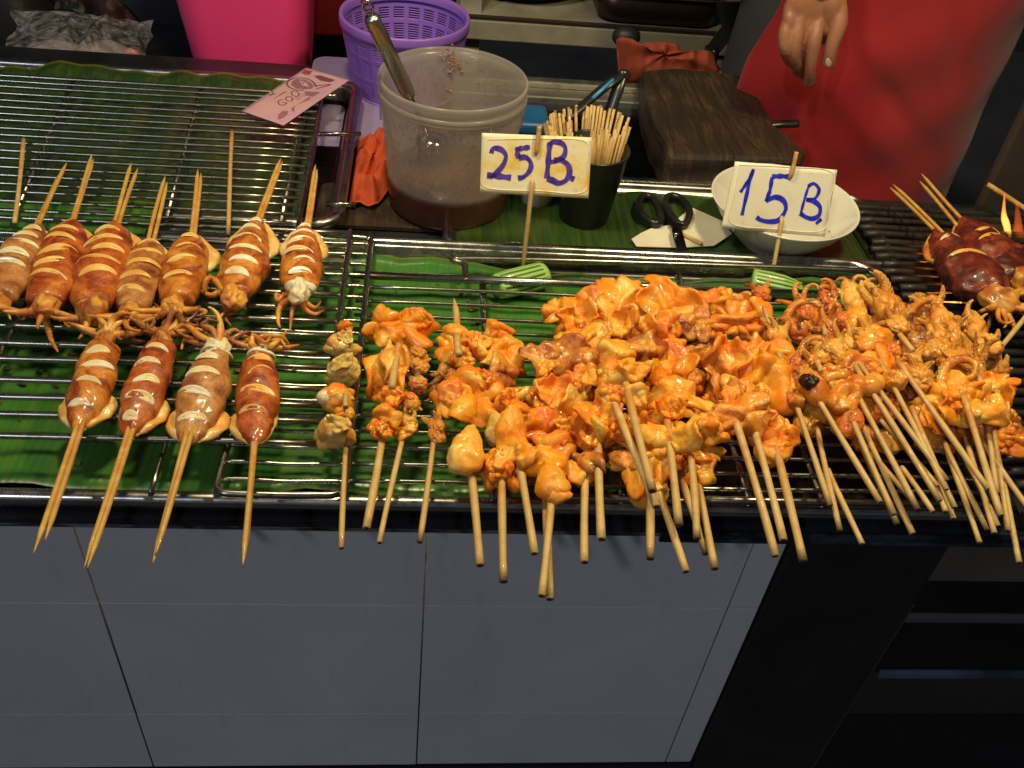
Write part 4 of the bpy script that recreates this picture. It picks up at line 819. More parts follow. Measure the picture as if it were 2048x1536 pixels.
# ================================================================ octopus heap
ORD = 'octopus skewer ending in the %s blunt stick end counted from the left of the heap'
oct_ = [  # end, entry, r, pieces
 ((1662, 1011, .060), (1595, 820, .074), 'octopus skewer at the left edge of the heap, arms upright over the cucumber', .0024,
   [(1522, 582, 52, 74, 'octo', .078, 'octored', 0), (1552, 672, 66, 96, 'octo', .076, 'octo', 10), (1582, 772, 60, 110, 'octo', .076, 'octo', 10), (1590, 800, 56, 50, 'lump', .076, 'octo')], [((1527, 615, .080), (1541, 650, .080)), ((1557, 708, .080), (1572, 745, .080))]),
 ((1680, 1061, .054), (1636, 858, .058), 'skewer with a whitish chunk below the burnt glazed ball', .0024, [(1630, 815, 64, 70, 'lump', .066, 'pale', 30), (1615, 850, 60, 50, 'lump', .058, 'ball')], []),
 ((1723, 1088, .048), (1667, 962, .052), 'stick splaying farthest right below the burnt glazed ball skewer', .0023, [(1625, 850, 60, 60, 'lump', .054, 'browned')], []),
 ((1760, 1004, .066), (1636, 797, .084), 'skewer of the burnt glazed ball with red curled arms above', .0024,
   [(1570, 632, 64, 110, 'curl', .078, 'octored', 25), (1590, 660, 70, 84, 'octo', .076, 'octored', 40), (1590, 730, 66, 76, 'octo', .080, 'octored', 20), (1600, 745, 50, 66, 'lump', .080, 'octo', 30), (1627, 778, 56, 84, 'ball', .086, 'ball', 28)], [((1600, 735, .086), (1612, 755, .086))]),
 ((1789, 1029, .064), (1683, 790, .084), 'skewer of lumpy glossy pieces just right of the burnt glazed ball', .0024,
   [(1605, 610, 50, 110, 'octo2', .080, 'octored', 15), (1622, 625, 62, 70, 'octo2', .074, 'browned', 0), (1615, 690, 60, 60, 'curl', .084, 'octo', 0), (1630, 720, 70, 60, 'octo', .082, 'octo'), (1665, 760, 60, 70, 'lump', .084, 'ball', 35), (1688, 800, 70, 74, 'lump', .082, 'ball', 20), (1700, 850, 54, 60, 'lump', .074, 'octored')], [((1634, 728, .088), (1644, 745, .088))]),
 ((1794, 1048, .056), (1714, 872, .066), 'second stick of the close pair in the left half of the octopus heap', .0023, [(1690, 845, 60, 70, 'lump', .064, 'octo')], []),
 ((1826, 1067, .052), (1724, 852, .064), 'lowest hanging stick in the left half of the octopus heap', .0024, [(1705, 830, 60, 60, 'lump', .066, 'ball')], []),
 ((1834, 1019, .068), (1719, 796, .086), 'skewer of glazed knobs under the dark red blistered arm', .0024,
   [(1655, 605, 56, 110, 'octo', .078, 'octored', 20), (1655, 660, 60, 100, 'octo', .084, 'octored', 22), (1665, 700, 56, 90, 'octo', .086, 'octo', 20), (1700, 735, 60, 66, 'lump', .086, 'ball', 30), (1716, 772, 46, 50, 'ball', .088, 'ball')], [((1645, 655, .090), (1652, 672, .090))]),
 ((1834, 1010, .050), (1759, 927, .052), 'low crossing stick in the middle of the octopus heap', .0022, [(1735, 880, 60, 60, 'lump', .054, 'browned')], []),
 ((1867, 1023, .052), (1818, 957, .054), 'short crossing stick end pointing right, middle of the octopus heap', .0022, [(1770, 880, 60, 60, 'lump', .054, 'octo')], []),
 ((1880, 1002, .070), (1744, 787, .088), 'skewer of small pale bulbs in the centre of the octopus heap', .0024,
   [(1675, 640, 56, 84, 'tent', .080, 'octored', 20), (1690, 690, 60, 90, 'octo', .086, 'octo', 28), (1730, 740, 60, 60, 'lump', .086, 'octored'), (1740, 772, 46, 46, 'ball', .090, 'ball')], []),
 ((1893, 961, .074), (1757, 778, .088), 'skewer of a yellow arm and white cut flesh behind the centre of the heap', .0023,
   [(1700, 590, 56, 120, 'octo', .080, 'octo', 10), (1712, 640, 46, 66, 'drop', .084, 'pale', 150), (1685, 640, 50, 60, 'octo', .078, 'octored'), (1745, 685, 92, 60, 'lump', .086, 'pale', 10), (1735, 665, 76, 66, 'octo', .086, 'octo'), (1755, 735, 40, 70, 'roll', .090, 'orange', 30), (1750, 765, 40, 44, 'ball', .090, 'ball')], []),
 ((1894, 979, .072), (1787, 776, .088), 'skewer of twisted glossy strips left of the beady curled arm', .0023,
   [(1780, 700, 50, 60, 'octo', .086, 'octored'), (1775, 725, 44, 90, 'roll', .090, 'orange', 28), (1788, 762, 52, 50, 'lump', .090, 'ball')], []),
 ((1875, 972, .060), (1769, 850, .070), 'mostly hidden stick beneath the centre of the octopus heap', .0022, [(1770, 825, 60, 60, 'lump', .072, 'octored')], []),
 ((1908, 1015, .058), (1849, 874, .072), 'stick under the dark open squid ring', .0024, [(1855, 800, 84, 74, 'roll', .074, 'browned', 80), (1866, 835, 66, 60, 'cap', .076, 'orange', 20), (1845, 825, 60, 60, 'lump', .070, 'ball')], []),
 ((1890, 1023, .052), (1875, 977, .054), 'stubby stick end low in the right half of the heap', .0023, [(1850, 880, 60, 50, 'lump', .054, 'octo')], []),
 ((1906, 1037, .048), (1886, 985, .050), 'dark stained stick end lowest in the centre of the heap', .0023, [(1880, 890, 60, 50, 'lump', .054, 'browned')], []),
 ((1977, 978, .078), (1832, 775, .092), 'long skewer with big beady arms crossing over the right half of the heap', .0025,
   [(1765, 612, 90, 120, 'octo', .084, 'octo', 35), (1740, 590, 50, 70, 'curl', .082, 'octo', 150), (1790, 645, 60, 70, 'octo', .088, 'octo', 30), (1825, 720, 60, 50, 'octo', .086, 'octo'), (1835, 750, 70, 80, 'octo', .092, 'octo', 10), (1805, 735, 60, 60, 'octo2', .088, 'octo', 20)], [((1800, 668, .096), (1825, 702, .094))]),
 ((1958, 1085, .046), (1890, 890, .058), 'thin stick hanging lowest in the right half of the heap', .0022, [(1880, 862, 70, 50, 'lump', .062, 'octored')], []),
 ((1973, 1060, .048), (1898, 903, .060), 'thin stick running beside the lowest one in the right half', .0022, [(1905, 862, 70, 56, 'fold', .062, 'browned')], []),
 ((1988, 1066, .048), (1931, 876, .062), 'left stick of the tight trio below the big white orange sheet', .0022, [(1860, 620, 70, 110, 'octo', .078, 'octo', 0), (1828, 618, 60, 84, 'curl', .082, 'octo', 0), (1930, 850, 70, 50, 'fold', .066, 'pink')], []),
 ((1996, 1052, .048), (1960, 978, .054), 'middle stick of the tight trio below the big white orange sheet', .0022, [(1870, 700, 90, 60, 'octo2', .080, 'octo', 0), (1840, 680, 70, 60, 'octo2', .078, 'browned', 0)], []),
 ((2003, 1031, .074), (1944, 848, .092), 'skewer holding the big white and orange sheet at the right', .0027,
   [(1925, 800, 120, 86, 'cap', .086, 'pale', -10), (1895, 800, 64, 90, 'fold', .088, 'orange', 10), (1945, 825, 110, 64, 'ear', .090, 'pale', -10), (1930, 785, 70, 56, 'ruf', .090, 'orange'), (1985, 790, 76, 84, 'ear', .084, 'orange', -20)], []),
 ((1992, 985, .064), (1980, 854, .080), 'skewer with curled orange ring right of the big white orange sheet', .0024,
   [(1880, 650, 76, 90, 'octo2', .084, 'octo', 0), (1900, 745, 92, 84, 'curl', .090, 'octo', 0), (1895, 720, 60, 60, 'octo', .084, 'octo'), (1912, 765, 44, 60, 'drop', .092, 'pale', 0), (1988, 775, 70, 70, 'ruf', .086, 'orange'), (1990, 815, 56, 50, 'cap', .082, 'orange')], []),
 ((2015, 1061, .052), (1996, 918, .062), 'stick just left of the one that hangs down at the far right corner', .0023, [(1900, 660, 60, 90, 'octo', .086, 'octo', 0), (2010, 870, 84, 60, 'cap', .064, 'browned', -30)], []),
 ((2039, 1125, .048), (1995, 915, .058), 'stick hanging down farthest at the right border', .0024, [(1945, 655, 56, 110, 'octo', .084, 'octo', 0), (1955, 640, 44, 90, 'tent', .088, 'octo', 10), (2000, 880, 60, 50, 'fold', .062, 'orange')], []),
 ((2062, 1022, .054), (1964, 884, .066), 'amber stick leaving the heap through the right border', .0024, [(1935, 720, 76, 110, 'octo', .086, 'octo', 0), (1950, 735, 52, 110, 'octo', .090, 'octo', 5), (1975, 685, 70, 80, 'octo2', .086, 'octo', 0), (1950, 860, 70, 50, 'lump', .064, 'orange'), (2020, 890, 60, 40, 'cap', .064, 'orange')], [((1957, 748, .094), (1962, 770, .094))]),
]
for i, (e, n, lab, r, pcs, st) in enumerate(oct_):
    skewer(lab, 'octopus skewer', e, n, r, pcs, GO, 60 + i, sticks2=st, cont=.03 if len(pcs) > 1 else .012)
skewer('skewer pointing up and right to the border with a curled sucker arm', 'octopus skewer', (2062, 618, .085), (1977, 728, .070), .0024, [(1998, 738, 60, 70, 'octo2', .068, 'octo', -30)], GO, 120, cont=.005)
skewer('skewer pointing right to the border over the whitish sheets', 'octopus skewer', (2062, 850, .060), (2020, 882, .058), .0024, [(2005, 850, 70, 60, 'fold', .058, 'pale', 30), (2020, 872, 60, 50, 'lump', .056, 'browned')], GO, 121, cont=.005)
_gap = [(1610, 660), (1640, 700), (1650, 760), (1720, 700), (1760, 660), (1800, 690), (1840, 660), (1790, 800), (1740, 810), (1660, 820), (1850, 710), (1880, 780), (1830, 810), (1930, 760), (1960, 700), (1905, 690), (1700, 660), (1810, 640)]
for q in range(3):
    s_ = _gap[q * 6:(q + 1) * 6]
    skewer(['under layer octopus skewer glimpsed below the burnt ball', 'under layer octopus skewer glimpsed below the centre bulbs', 'under layer octopus skewer glimpsed below the far right arms'][q], 'octopus skewer', (s_[-1][0] + 10, s_[-1][1] + 25, .046), (s_[-1][0], s_[-1][1], .048), .0022,
       [(x, y, 74, 70, ['octo', 'octo2', 'lump'][i % 3], .066, ['octo', 'octored', 'browned'][(i + q) % 3]) for i, (x, y) in enumerate(s_)], GO, 130 + q, cont=.01)
cb = flesh('charred_cap', (.05, .015, .01), (.03, .01, .008), (.02, .006, .006), rough=.22)
for o_ in list(COL.objects):
    if o_.get('label', '').startswith('skewer of the burnt glazed ball'):
        g_ = lumpy(np.random.default_rng(4), .0165, .0145, .010, .08); pb = at(1618, 760, .0965)
        obj('charred_patch', orient(g_, pb, axes_for(pb, np.random.default_rng(5), .4, .05)), cb, o_)

# the dark grilled squids over the coals
sq1 = dict(z=.060, zt=.056, wr=.0013)
squid('dark charred squid lying on the charcoal grill bars, nearest the border rack', (1985, 590), (1868, 462), 112, 'skin_dark', 'slitwarm', (.45, .75), [((1778, 374, .052), (1866, 458)), ((1785, 369, .052), (1872, 452))],
      tents=[[(2000, 610, .05), (1985, 620, .04), (1976, 655, .036), (1972, 672, .034)], [(2010, 600, .05), (2016, 620, .046), (2006, 642, .04)], [(1960, 600, .05), (1935, 580, .045), (1925, 560, .04)], [(2020, 590, .05), (2040, 585, .05), (2060, 575, .05)], [(2000, 600, .05), (1990, 580, .056), (2010, 560, .06)]] + rt(9, 31, (.035, .055)), seed=31, slitw=.8, fins=(.5, .6), finm='tent', **sq1)
squid('second charred squid behind the first one beside the flame', (2040, 560), (1918, 440), 112, 'skin_dark', 'slitwarm', (.5, .62), [((1842, 347, .052), (1912, 425)), ((1838, 362, .050), (1902, 436))],
      tents=[[(2030, 540, .06), (2044, 520, .06), (2066, 520, .06)]] + rt(6, 32, (.035, .05)), seed=32, slitw=.6, fins=(.3, .5), finm='tent', z=.058, zt=.054, wr=.0013)
tag(obj('bamboo_stick', stick_geo(aty(1975, 368, .44), aty(2100, 450, .40), .0030), MT['bamboogold']), 'thick bamboo stick at the right border passing the flame', 'stick')

# ================================================================ price signs
def ribbon(pts, w, p0, n, off, ww=None):
    """ink or relief stroke following pixel-measured points on a card plane"""
    P = bez([atp(x, y, p0, n) for x, y in pts], max(12, 6 * len(pts))) if len(pts) > 2 else np.array([atp(*pts[0], p0, n), atp(*pts[1], p0, n)])
    T = np.gradient(P, axis=0); T /= np.linalg.norm(T, axis=1)[:, None] + 1e-12; S = np.cross(T, n)
    k = len(P); W_ = w * (1 + .16 * np.sin(np.linspace(0, 14, k) + pts[0][0])) / 2
    L_, R_ = P + S * W_[:, None] + np.array(n) * off, P - S * W_[:, None] + np.array(n) * off
    V = np.vstack([L_, R_, L_ - np.array(n) * .0002, R_ - np.array(n) * .0002]); F = [(i, i + 1, k + i + 1, k + i) for i in range(k - 1)]
    F += [(2 * k + i, i, i + 1, 2 * k + i + 1)[::-1] for i in range(k - 1)] + [(k + i, 3 * k + i, 3 * k + i + 1, k + i + 1)[::-1] for i in range(k - 1)]
    return V, F
cardm, nt, b = newmat('stained_white_card'); co = pos(nt)
c = ramp(nt, noise(nt, co, 30, 4, .6), [(.42, (.80, .75, .56)), (.56, (.80, .68, .34)), (.66, (.76, .52, .09))])
c = mix(nt, ramp(nt, noise(nt, co, 150, 5, .7, .6), [(.60, 0.), (.70, .55)]), c, (.42, .34, .20)); nt.links.new(c, b.inputs['Base Color']); setp(b, Roughness=.5, Coat_Weight=.15)
cardc, nt, b = newmat('cleaner_white_card'); co = pos(nt)
c = ramp(nt, noise(nt, co, 30, 4, .6), [(.5, (.80, .76, .62)), (.68, (.76, .68, .44)), (.76, (.72, .52, .14))])
c = mix(nt, ramp(nt, noise(nt, co, 170, 5, .7, .6), [(.60, 0.), (.70, .40)]), c, (.46, .38, .24)); nt.links.new(c, b.inputs['Base Color']); setp(b, Roughness=.5, Coat_Weight=.15)
def sign(label, corners, y0, mat, strokes, inkc, inner, sp, foot, sm):
    p0 = aty(*sp[1], y0); n = unit(np.array([.04, -1, .42]))
    base = at(*foot); t = thing('price_sign', label, 'price sign', (base[0], base[1], base[2]), 'price signs on sticks')
    cs = [atp(x, y, p0, n) for x, y in corners]
    nx_, ny_ = 22, 14; G = np.zeros((ny_, nx_, 3))
    for i in range(ny_):
        for j in range(nx_):
            u, v = j / (nx_ - 1), i / (ny_ - 1)
            q = (cs[0] * (1 - u) + cs[1] * u) * (1 - v) + (cs[3] * (1 - u) + cs[2] * u) * v
            G[i, j] = q + n * (-.0010)
    obj('card', shell(G, .0012), mat, t)
    ink = simple('ink_' + sm, inkc, .35, 0, tuple(v * 1.8 + .02 for v in inkc), 160)
    for s_, w in strokes: obj('digit', ribbon(s_, w, p0, n, .00012), ink, t, False)
    obj('pressed_border', join(*[(lambda g: (g[0], g[1]))(tube(bez([atp(x, y, p0, n) - n * .0006 for x, y in inner], 60)[:-1], .0007, 6, closed=True))]), mat, t)
    # stick: in front at the top, threads behind, comes out in front below
    (x0, y0_), (x1, y1_), (x2, y2_), (x3, y3_) = sp[0], sp[1], sp[2], foot[:2]
    Pn = [atp(x0, y0_, p0, n) + n * .003, atp(x1, y1_, p0, n) + n * .0022, atp(x1 * .8 + x2 * .2, y1_ * .8 + y2_ * .2, p0, n) - n * .0035, atp(x1 * .2 + x2 * .8, y1_ * .2 + y2_ * .8, p0, n) - n * .0035, atp(x2, y2_, p0, n) + n * .0022, base]
    Pn = np.vstack([bez(Pn[:5], 40), np.linspace(Pn[4], base + np.array([0, 0, -.006]), 8)[1:]])
    obj('stick', tube(Pn, .0024, 8), MT['bamboo'], t); return t
K = .0046
s25 = [([(983, 306), (985, 298), (993, 296), (1004, 300), (1012, 312), (1006, 330), (992, 346), (980, 355)], K), ([(974, 350), (996, 352), (1022, 355)], K * 1.15),
       ([(1060, 294), (1046, 296), (1034, 298)], K), ([(1036, 294), (1035, 306), (1037, 316)], K * 1.1), ([(1037, 316), (1050, 314), (1060, 322), (1062, 334), (1056, 346), (1046, 354), (1036, 356)], K), 
       ([(1100, 285), (1098, 305), (1096, 330), (1094, 356)], K * 1.1), ([(1098, 288), (1110, 283), (1126, 288), (1131, 300), (1126, 314), (1110, 322), (1101, 324)], K), ([(1108, 321), (1122, 320), (1136, 330), (1139, 346), (1132, 360), (1118, 366), (1104, 360), (1094, 357)], K * 1.15), ([(1147, 352), (1143, 362)], K)]
sign('stained yellowed card reading 25 B. in purple marker on a stick in cucumber', [(964, 266), (1184, 275), (1177, 397), (960, 385)], .31, cardm, s25, (.05, .022, .26), [(975, 279), (1090, 278), (1172, 284), (1173, 330), (1168, 384), (1080, 382), (970, 374), (969, 330)], [(1078, 252), (1073, 299), (1064, 366)], (1046, 532, .030), 'purple')
K = .0040
s15 = [([(1507, 338), (1500, 360), (1492, 395), (1484, 430)], K * .95), ([(1507, 340), (1496, 362), (1481, 384)], K * .9),
       ([(1578, 353), (1560, 352), (1544, 353)], K * 1.15), ([(1544, 354), (1540, 380), (1532, 402)], K), ([(1532, 402), (1550, 394), (1566, 400), (1572, 415), (1566, 430), (1555, 441), (1538, 443), (1522, 440), (1513, 434)], K * 1.2),
       ([(1618, 370), (1610, 395), (1602, 425)], K * .7), ([(1616, 372), (1628, 367), (1638, 378), (1634, 392), (1624, 399), (1612, 399)], K * .85), ([(1614, 399), (1628, 402), (1640, 414), (1638, 430), (1626, 437), (1612, 434), (1600, 426)], K * 1.15), ([(1643, 438), (1632, 447)], K)]
sign('cleaner white card reading 15 B, in blue marker on a stick in cucumber', [(1471, 323), (1675, 340), (1650, 474), (1443, 457)], .33, cardc, s15, (.010, .016, .42), [(1478, 330), (1570, 334), (1664, 345), (1660, 400), (1646, 460), (1550, 458), (1462, 446), (1468, 390)], [(1591, 303), (1582, 346), (1562, 443)], (1547, 542, .030), 'blue')

# cucumbers
cuc, nt, b = newmat('scored_cucumber'); co = pos(nt); 
nt.links.new(mix(nt, ramp(nt, attr(nt), [(.2, 0.), (.55, 1.)]), (.30, .50, .12), (.030, .12, .022)), b.inputs['Base Color']); setp(b, Roughness=.35, Subsurface_Weight=.15, Subsurface_Scale=.004, Coat_Weight=.3)
def cucumber(label, A_, B_, w, flip):
    a, b_ = at(*A_), at(*B_); d = b_ - a; L = np.linalg.norm(d); d = unit(d); W_ = msize(w, a) / 2; up = np.array([0, 0, 1.]); s = unit(np.cross(d, up)); up = np.cross(s, d)
    n, seg = 34, 56; V, E = [], []
    for i in range(n):
        u = i / (n - 1); rad = W_ * (np.interp(u, [0, .04, .3, .6, .85, .96, 1], [.86, .97, 1, .95, .72, .42, .05] if flip else [.80, .92, 1, 1, .98, .93, .84]))
        for j in range(seg):
            ph = 2 * math.pi * j / seg; gr = (.5 + .5 * math.cos(ph * 15 + .8 * math.sin(u * 3))) ** 3 * (1 if .08 < u < .9 else .2) * (.3 + .7 * (math.sin(ph) > -.2))
            r = rad * (1 - .14 * gr); V.append(a + d * (u * L) + s * math.cos(ph) * r + up * math.sin(ph) * r * .85); E.append(gr)
    F = [(i * seg + j, i * seg + (j + 1) % seg, (i + 1) * seg + (j + 1) % seg, (i + 1) * seg + j) for i in range(n - 1) for j in range(seg)] + [tuple(range(seg))[::-1], tuple((n - 1) * seg + j for j in range(seg))]
    tag(obj('cucumber_piece', (np.array(V), F, np.array(E)), cuc), label, 'cucumber', 'scored cucumber pieces holding the price signs')
cucumber('scored cucumber chunk cut at both ends below the 25 B. card', (992, 574, .024), (1090, 549, .024), 62, False)
cucumber('scored cucumber half with a rounded end below the 15 B, card', (1503, 561, .024), (1607, 582, .024), 56, True)

# ================================================================ tub of sauce
plastic, nt, b = newmat('cloudy_plastic'); co = pos(nt); setp(b, Base_Color=(.66, .60, .54, 1), Roughness=.22)
out = nt.nodes['Material Output']; tr = node(nt, 'ShaderNodeBsdfTransparent'); tl = node(nt, 'ShaderNodeBsdfTranslucent'); tl.inputs[0].default_value = (.60, .48, .38, 1); m1 = node(nt, 'ShaderNodeMixShader'); m2 = node(nt, 'ShaderNodeMixShader')
spat = ramp(nt, noise(nt, co, 230, 6, .7, .3), [(.53, 0.), (.64, .9)]); big = ramp(nt, noise(nt, co, 22, 3, .6), [(.30, 0.), (.52, 1.)])
sp = mix(nt, 1., spat, big, 'MULTIPLY')
zz = node(nt, 'ShaderNodeSeparateXYZ'); nt.links.new(pos(nt), zz.inputs[0])
fade = ramp(nt, zz.outputs[2], [(.0, 1.), (.132, .9), (.1345, 0.)]); fade.node.color_ramp.interpolation = 'LINEAR'
sp = mix(nt, 1., sp, fade, 'MULTIPLY')
wet = ramp(nt, zz.outputs[2], [(.0425, 1.), (.0440, 0.)]); nt.links.new(mix(nt, wet, mix(nt, sp, (.52, .47, .44), (.40, .17, .035)), (.150, .058, .030)), b.inputs['Base Color']); nt.links.new(mix(nt, wet, (.58, .50, .44), (.15, .05, .02)), tl.inputs[0])
m1.inputs[0].default_value = .35; nt.links.new(b.outputs[0], m1.inputs[1]); nt.links.new(tl.outputs[0], m1.inputs[2])
ff = node(nt, 'ShaderNodeMath', operation='MULTIPLY_ADD'); ff.inputs[1].default_value = .5; ff.inputs[2].default_value = .48; mx_ = node(nt, 'ShaderNodeMath', operation='MAXIMUM'); nt.links.new(sp, mx_.inputs[0]); nt.links.new(wet, mx_.inputs[1]); nt.links.new(mx_.outputs[0], ff.inputs[0])
nt.links.new(ff.outputs[0], m2.inputs[0]); nt.links.new(tr.outputs[0], m2.inputs[1]); nt.links.new(m1.outputs[0], m2.inputs[2]); nt.links.new(m2.outputs[0], out.inputs[0])
pc = np.array([.0285, .431, .0]); HP = .156
tub = thing('sauce_tub', 'cloudy plastic tub a quarter full of brown sauce, ladle standing in it', 'tub', pc)
obj('wall', lathe([(.060, .004), (.0665, .006), (.0685, .014), (.0735, .080), (.0780, HP - .014), (.0786, HP - .002), (.0772, HP - .002), (.0764, HP - .014), (.0720, .080), (.0670, .015), (.058, .008)], pc, 64, cap=False), plastic, tub)
obj('rim', join(lathe([(.0786, HP - .018), (.0805, HP - .019), (.0808, HP - .012), (.0788, HP - .011)], pc, 64, cap=False), lathe([(.0786, HP - .006), (.0802, HP - .005), (.0806, HP + .000), (.0794, HP + .002), (.0774, HP + .0015), (.0770, HP - .003)], pc, 64, cap=False)), plastic, tub)
for a in np.radians([-118, -60, 60, 120, 180, 0]):
    c_ = pc + np.array([math.cos(a) * .0782, math.sin(a) * .0782, HP - .034]); d_ = np.array([-math.sin(a), math.cos(a), 0]); 
    obj('rib', tube(np.array([c_ + np.array([0, 0, .015]), c_ - np.array([math.cos(a) * .001, math.sin(a) * .001, .018])]), .0012, 6), plastic, tub)
sauce = simple('brown_sauce', (.17, .065, .028), .35, 0, (.22, .09, .035), 60, coat=.3)
obj('sauce', lathe([(.0, .006), (.0655, .009), (.0676, .018), (.0690, .042), (.0686, .0435), (.0, .0430)], pc, 48, cap=False), sauce, tub)
gob2 = simple('sauce_smear', (.36, .19, .05), .4, 0, (.30, .12, .03), 200)
gob = simple('chili_bits', (.62, .34, .05), .3, 0, (.50, .06, .02), 120, coat=.5)
for (x, y, r) in ((905, 128, .003), (908, 140, .0035), (903, 118, .002), (1000, 178, .004), (1003, 165, .002), (890, 185, .0018), (905, 100, .0025), (888, 108, .002), (920, 115, .0015), (1010, 150, .0018)):
    p = aty(x, y, pc[1] + .0735)
    for q_ in range(5): obj('chili_bit', blob(p + rng.normal(size=3) * np.array([.0045, .0002, .006]), (r * rng.uniform(.25, .8), .0008, r * rng.uniform(.25, .8)), seg=9, rings=6, namp=.0005, nscale=900), gob if q_ % 2 else gob2, tub)
# ladle: hollow polished handle leaning out of the tub
p_hi, p_lo = aty(742, 34, .40), np.array([.0, .40, .07]); p_lo = aty(812, 178, .43)
lad = thing('ladle', 'polished steel ladle with thick tubular handle standing in the sauce tub', 'ladle', p_lo)
ax = unit(p_hi - p_lo); bot = p_lo - ax * .085
satin = metal('satin_steel', (.55, .54, .52), .30, .04)
chrome = metal('polished_steel', (.62, .61, .58), .16, .05)
obj('handle', tube(np.array([p_lo - ax * .01, p_lo, (p_lo + p_hi) / 2, p_hi - ax * .002, p_hi + ax * .001]), [.0070, .0086, .0083, .0080, .0060], 20), satin, lad)
tipp = aty(727, -2, .40)
obj('hanging_loop', tube(bez([p_hi, (p_hi + tipp) / 2 + np.array([-.004, 0, 0]), tipp, (p_hi + tipp) / 2 + np.array([.005, 0, .002]), p_hi], 30), .0016, 8), chrome, lad)
obj('shaft', tube(np.array([bot, p_lo]), .0035, 10), chrome, lad); obj('bowl', blob(bot, (.020, .020, .012), seg=24, rings=12), chrome, lad)

# ================================================================ cup of unused skewers
cc = np.array([.186, .408, 0]); zc = .095
cup = thing('skewer_cup', 'tall black plastic cup holding unused bamboo sticks behind the 25 B. card', 'cup', cc)
obj('wall', lathe([(.026, .001), (.028, .002), (.040, zc), (.0415, zc + .001), (.0405, zc + .003), (.0385, zc + .002), (.0265, .006)], cc, 40, cap=True), MT['black'], cup)
rs = np.random.default_rng(3)
cen = aty(1176, 246, .42)
for i in range(84):
    rr, a = math.sqrt(rs.uniform(.04, 1)), rs.uniform(0, 6.283)
    if i < 50: rr = rs.uniform(.82, 1.0)
    top = at(1176 + 92 * rr * math.cos(a), 246 - 38 * rr * math.sin(a), cen[2] + rs.uniform(-.006, .006)); bt_ = cc + np.array([math.cos(a) * rr * .022, math.sin(a) * rr * .022, .008])
    tag(obj('bamboo_stick', tube(np.linspace(bt_, top, 4), .00165, 6), MT['bamboo']), 'unused bamboo stick standing blunt end up in the black cup', 'stick', 'unused sticks in the black cup')

# small white cup and blue box behind
wc = at(1072, 428, 0) + np.array([0, .02, 0]); tag(obj('white_cup', lathe([(.014, .001), (.018, .002), (.022, .034), (.0235, .045), (.022, .045), (.017, .006)], wc, 32), simple('white_plastic', (.6, .58, .55), .4)), 'small white cup between the sauce tub and the black cup', 'cup')
q = at(1066, 262, .012); bb = tag(obj('blue_box', box((q[0] - .06, q[1], .0045), (q[0] + .022, q[1] + .06, .022)), simple('blue_plastic', (.015, .10, .28), .3, 0, (.025, .15, .36), 8), smooth=False), 'bright blue plastic box just behind the sauce tub', 'box'); bevel(bb, .006, 3)

# ================================================================ tongs
tg = thing('tongs', 'black kitchen tongs with a painted blue sheen, opened upward behind the stick cup', 'tongs', at(1200, 230, .05))
apx = aty(1247, 150, .50)
for k, (ex, ey) in enumerate(((1165, 212), (1212, 245))):
    e = aty(ex, ey, .47); Pp = bez([apx, apx * .6 + e * .4 + np.array([0, 0, .003]), e, e + (e - apx) * .6], 20)
    obj('arm', tube(Pp, np.interp(np.linspace(0, 1, len(Pp)), [0, .3, 1], [.005, .0075, .006]), 10, flat=.45), MT['black'], tg)
obj('blue_highlight', tube(np.array([aty(1185, 197, .462), aty(1226, 160, .487)]), .0022, 8), simple('painted_blue_highlight', (.04, .26, .50), .3), tg)  # blue highlight on the black arms, painted as a coloured strip
obj('hinge', blob(apx, (.008, .006, .007), seg=14, rings=10), MT['black'], tg)

# ================================================================ scissors, scraps of paper, bowl
S5 = lambda x, y: (1240 + x / 7.877, 340 + y / 7.877)
paper = simple('greasy_paper', (.62, .57, .42), .7, 0, (.70, .66, .54), 25, bumpd=.0003)
pp = [at(*S5(*q), .0125) for q in ((180, 1095), (330, 1000), (560, 895), (780, 880), (1000, 700), (1130, 600), (1360, 700), (1600, 810), (1760, 1010), (1600, 1120), (1480, 1200), (900, 1230), (260, 1210))]
tag(obj('paper_scrap', prism3(pp, (0, 0, .0008)), paper, smooth=False), 'torn greasy cream paper lying under the scissors', 'paper')
sc = thing('scissors', 'black handled scissors lying open on the cream paper', 'scissors', at(*S5(880, 960), .014))
for L_ in ([(285, 560), (330, 440), (430, 405), (540, 460), (600, 600), (650, 780), (560, 840), (420, 770), (320, 680)], [(705, 560), (730, 440), (830, 405), (960, 450), (1060, 560), (1095, 700), (1040, 840), (950, 860), (880, 810), (780, 680)]):
    obj('handle', tube(bez([at(*S5(*q), .019) for q in L_ + [L_[0]]], 60)[:-1], .0044, 10, closed=True), MT['black'], sc)
bl = metal('scissor_steel', (.10, .11, .14), .3, .08)
obj('blade', prism3([at(*S5(*q), .018) for q in ((640, 600), (700, 600), (960, 930), (1060, 1300), (1000, 1300), (830, 960))], (0, 0, .002)), bl, sc, False)
obj('blade', prism3([at(*S5(*q), .0205) for q in ((990, 860), (940, 820), (810, 960), (830, 1070), (900, 1290), (1000, 1290), (930, 1000))], (0, 0, .002)), bl, sc, False)
obj('pivot', lathe([(.0028, 0), (.0028, .002), (.001, .003)], at(*S5(880, 1020), .0225), 14), chrome, sc)
tag(obj('bamboo_stick', stick_geo(at(*S5(930, 980), .016), at(*S5(1290, 1170), .016), .0022), MT['bamboo']), 'short broken bamboo stick on the cream paper beside the scissors', 'stick')
porc = simple('white_porcelain', (.68, .66, .60), .14, 0, (.70, .60, .44), 14, coat=.4, lo=.55, hi=.8)
bc = at(1568, 408, .057); bc = np.array([bc[0], bc[1], .002])
bw = thing('bowl', 'empty white porcelain bowl with brownish residue behind the 15 B, card', 'bowl', bc)
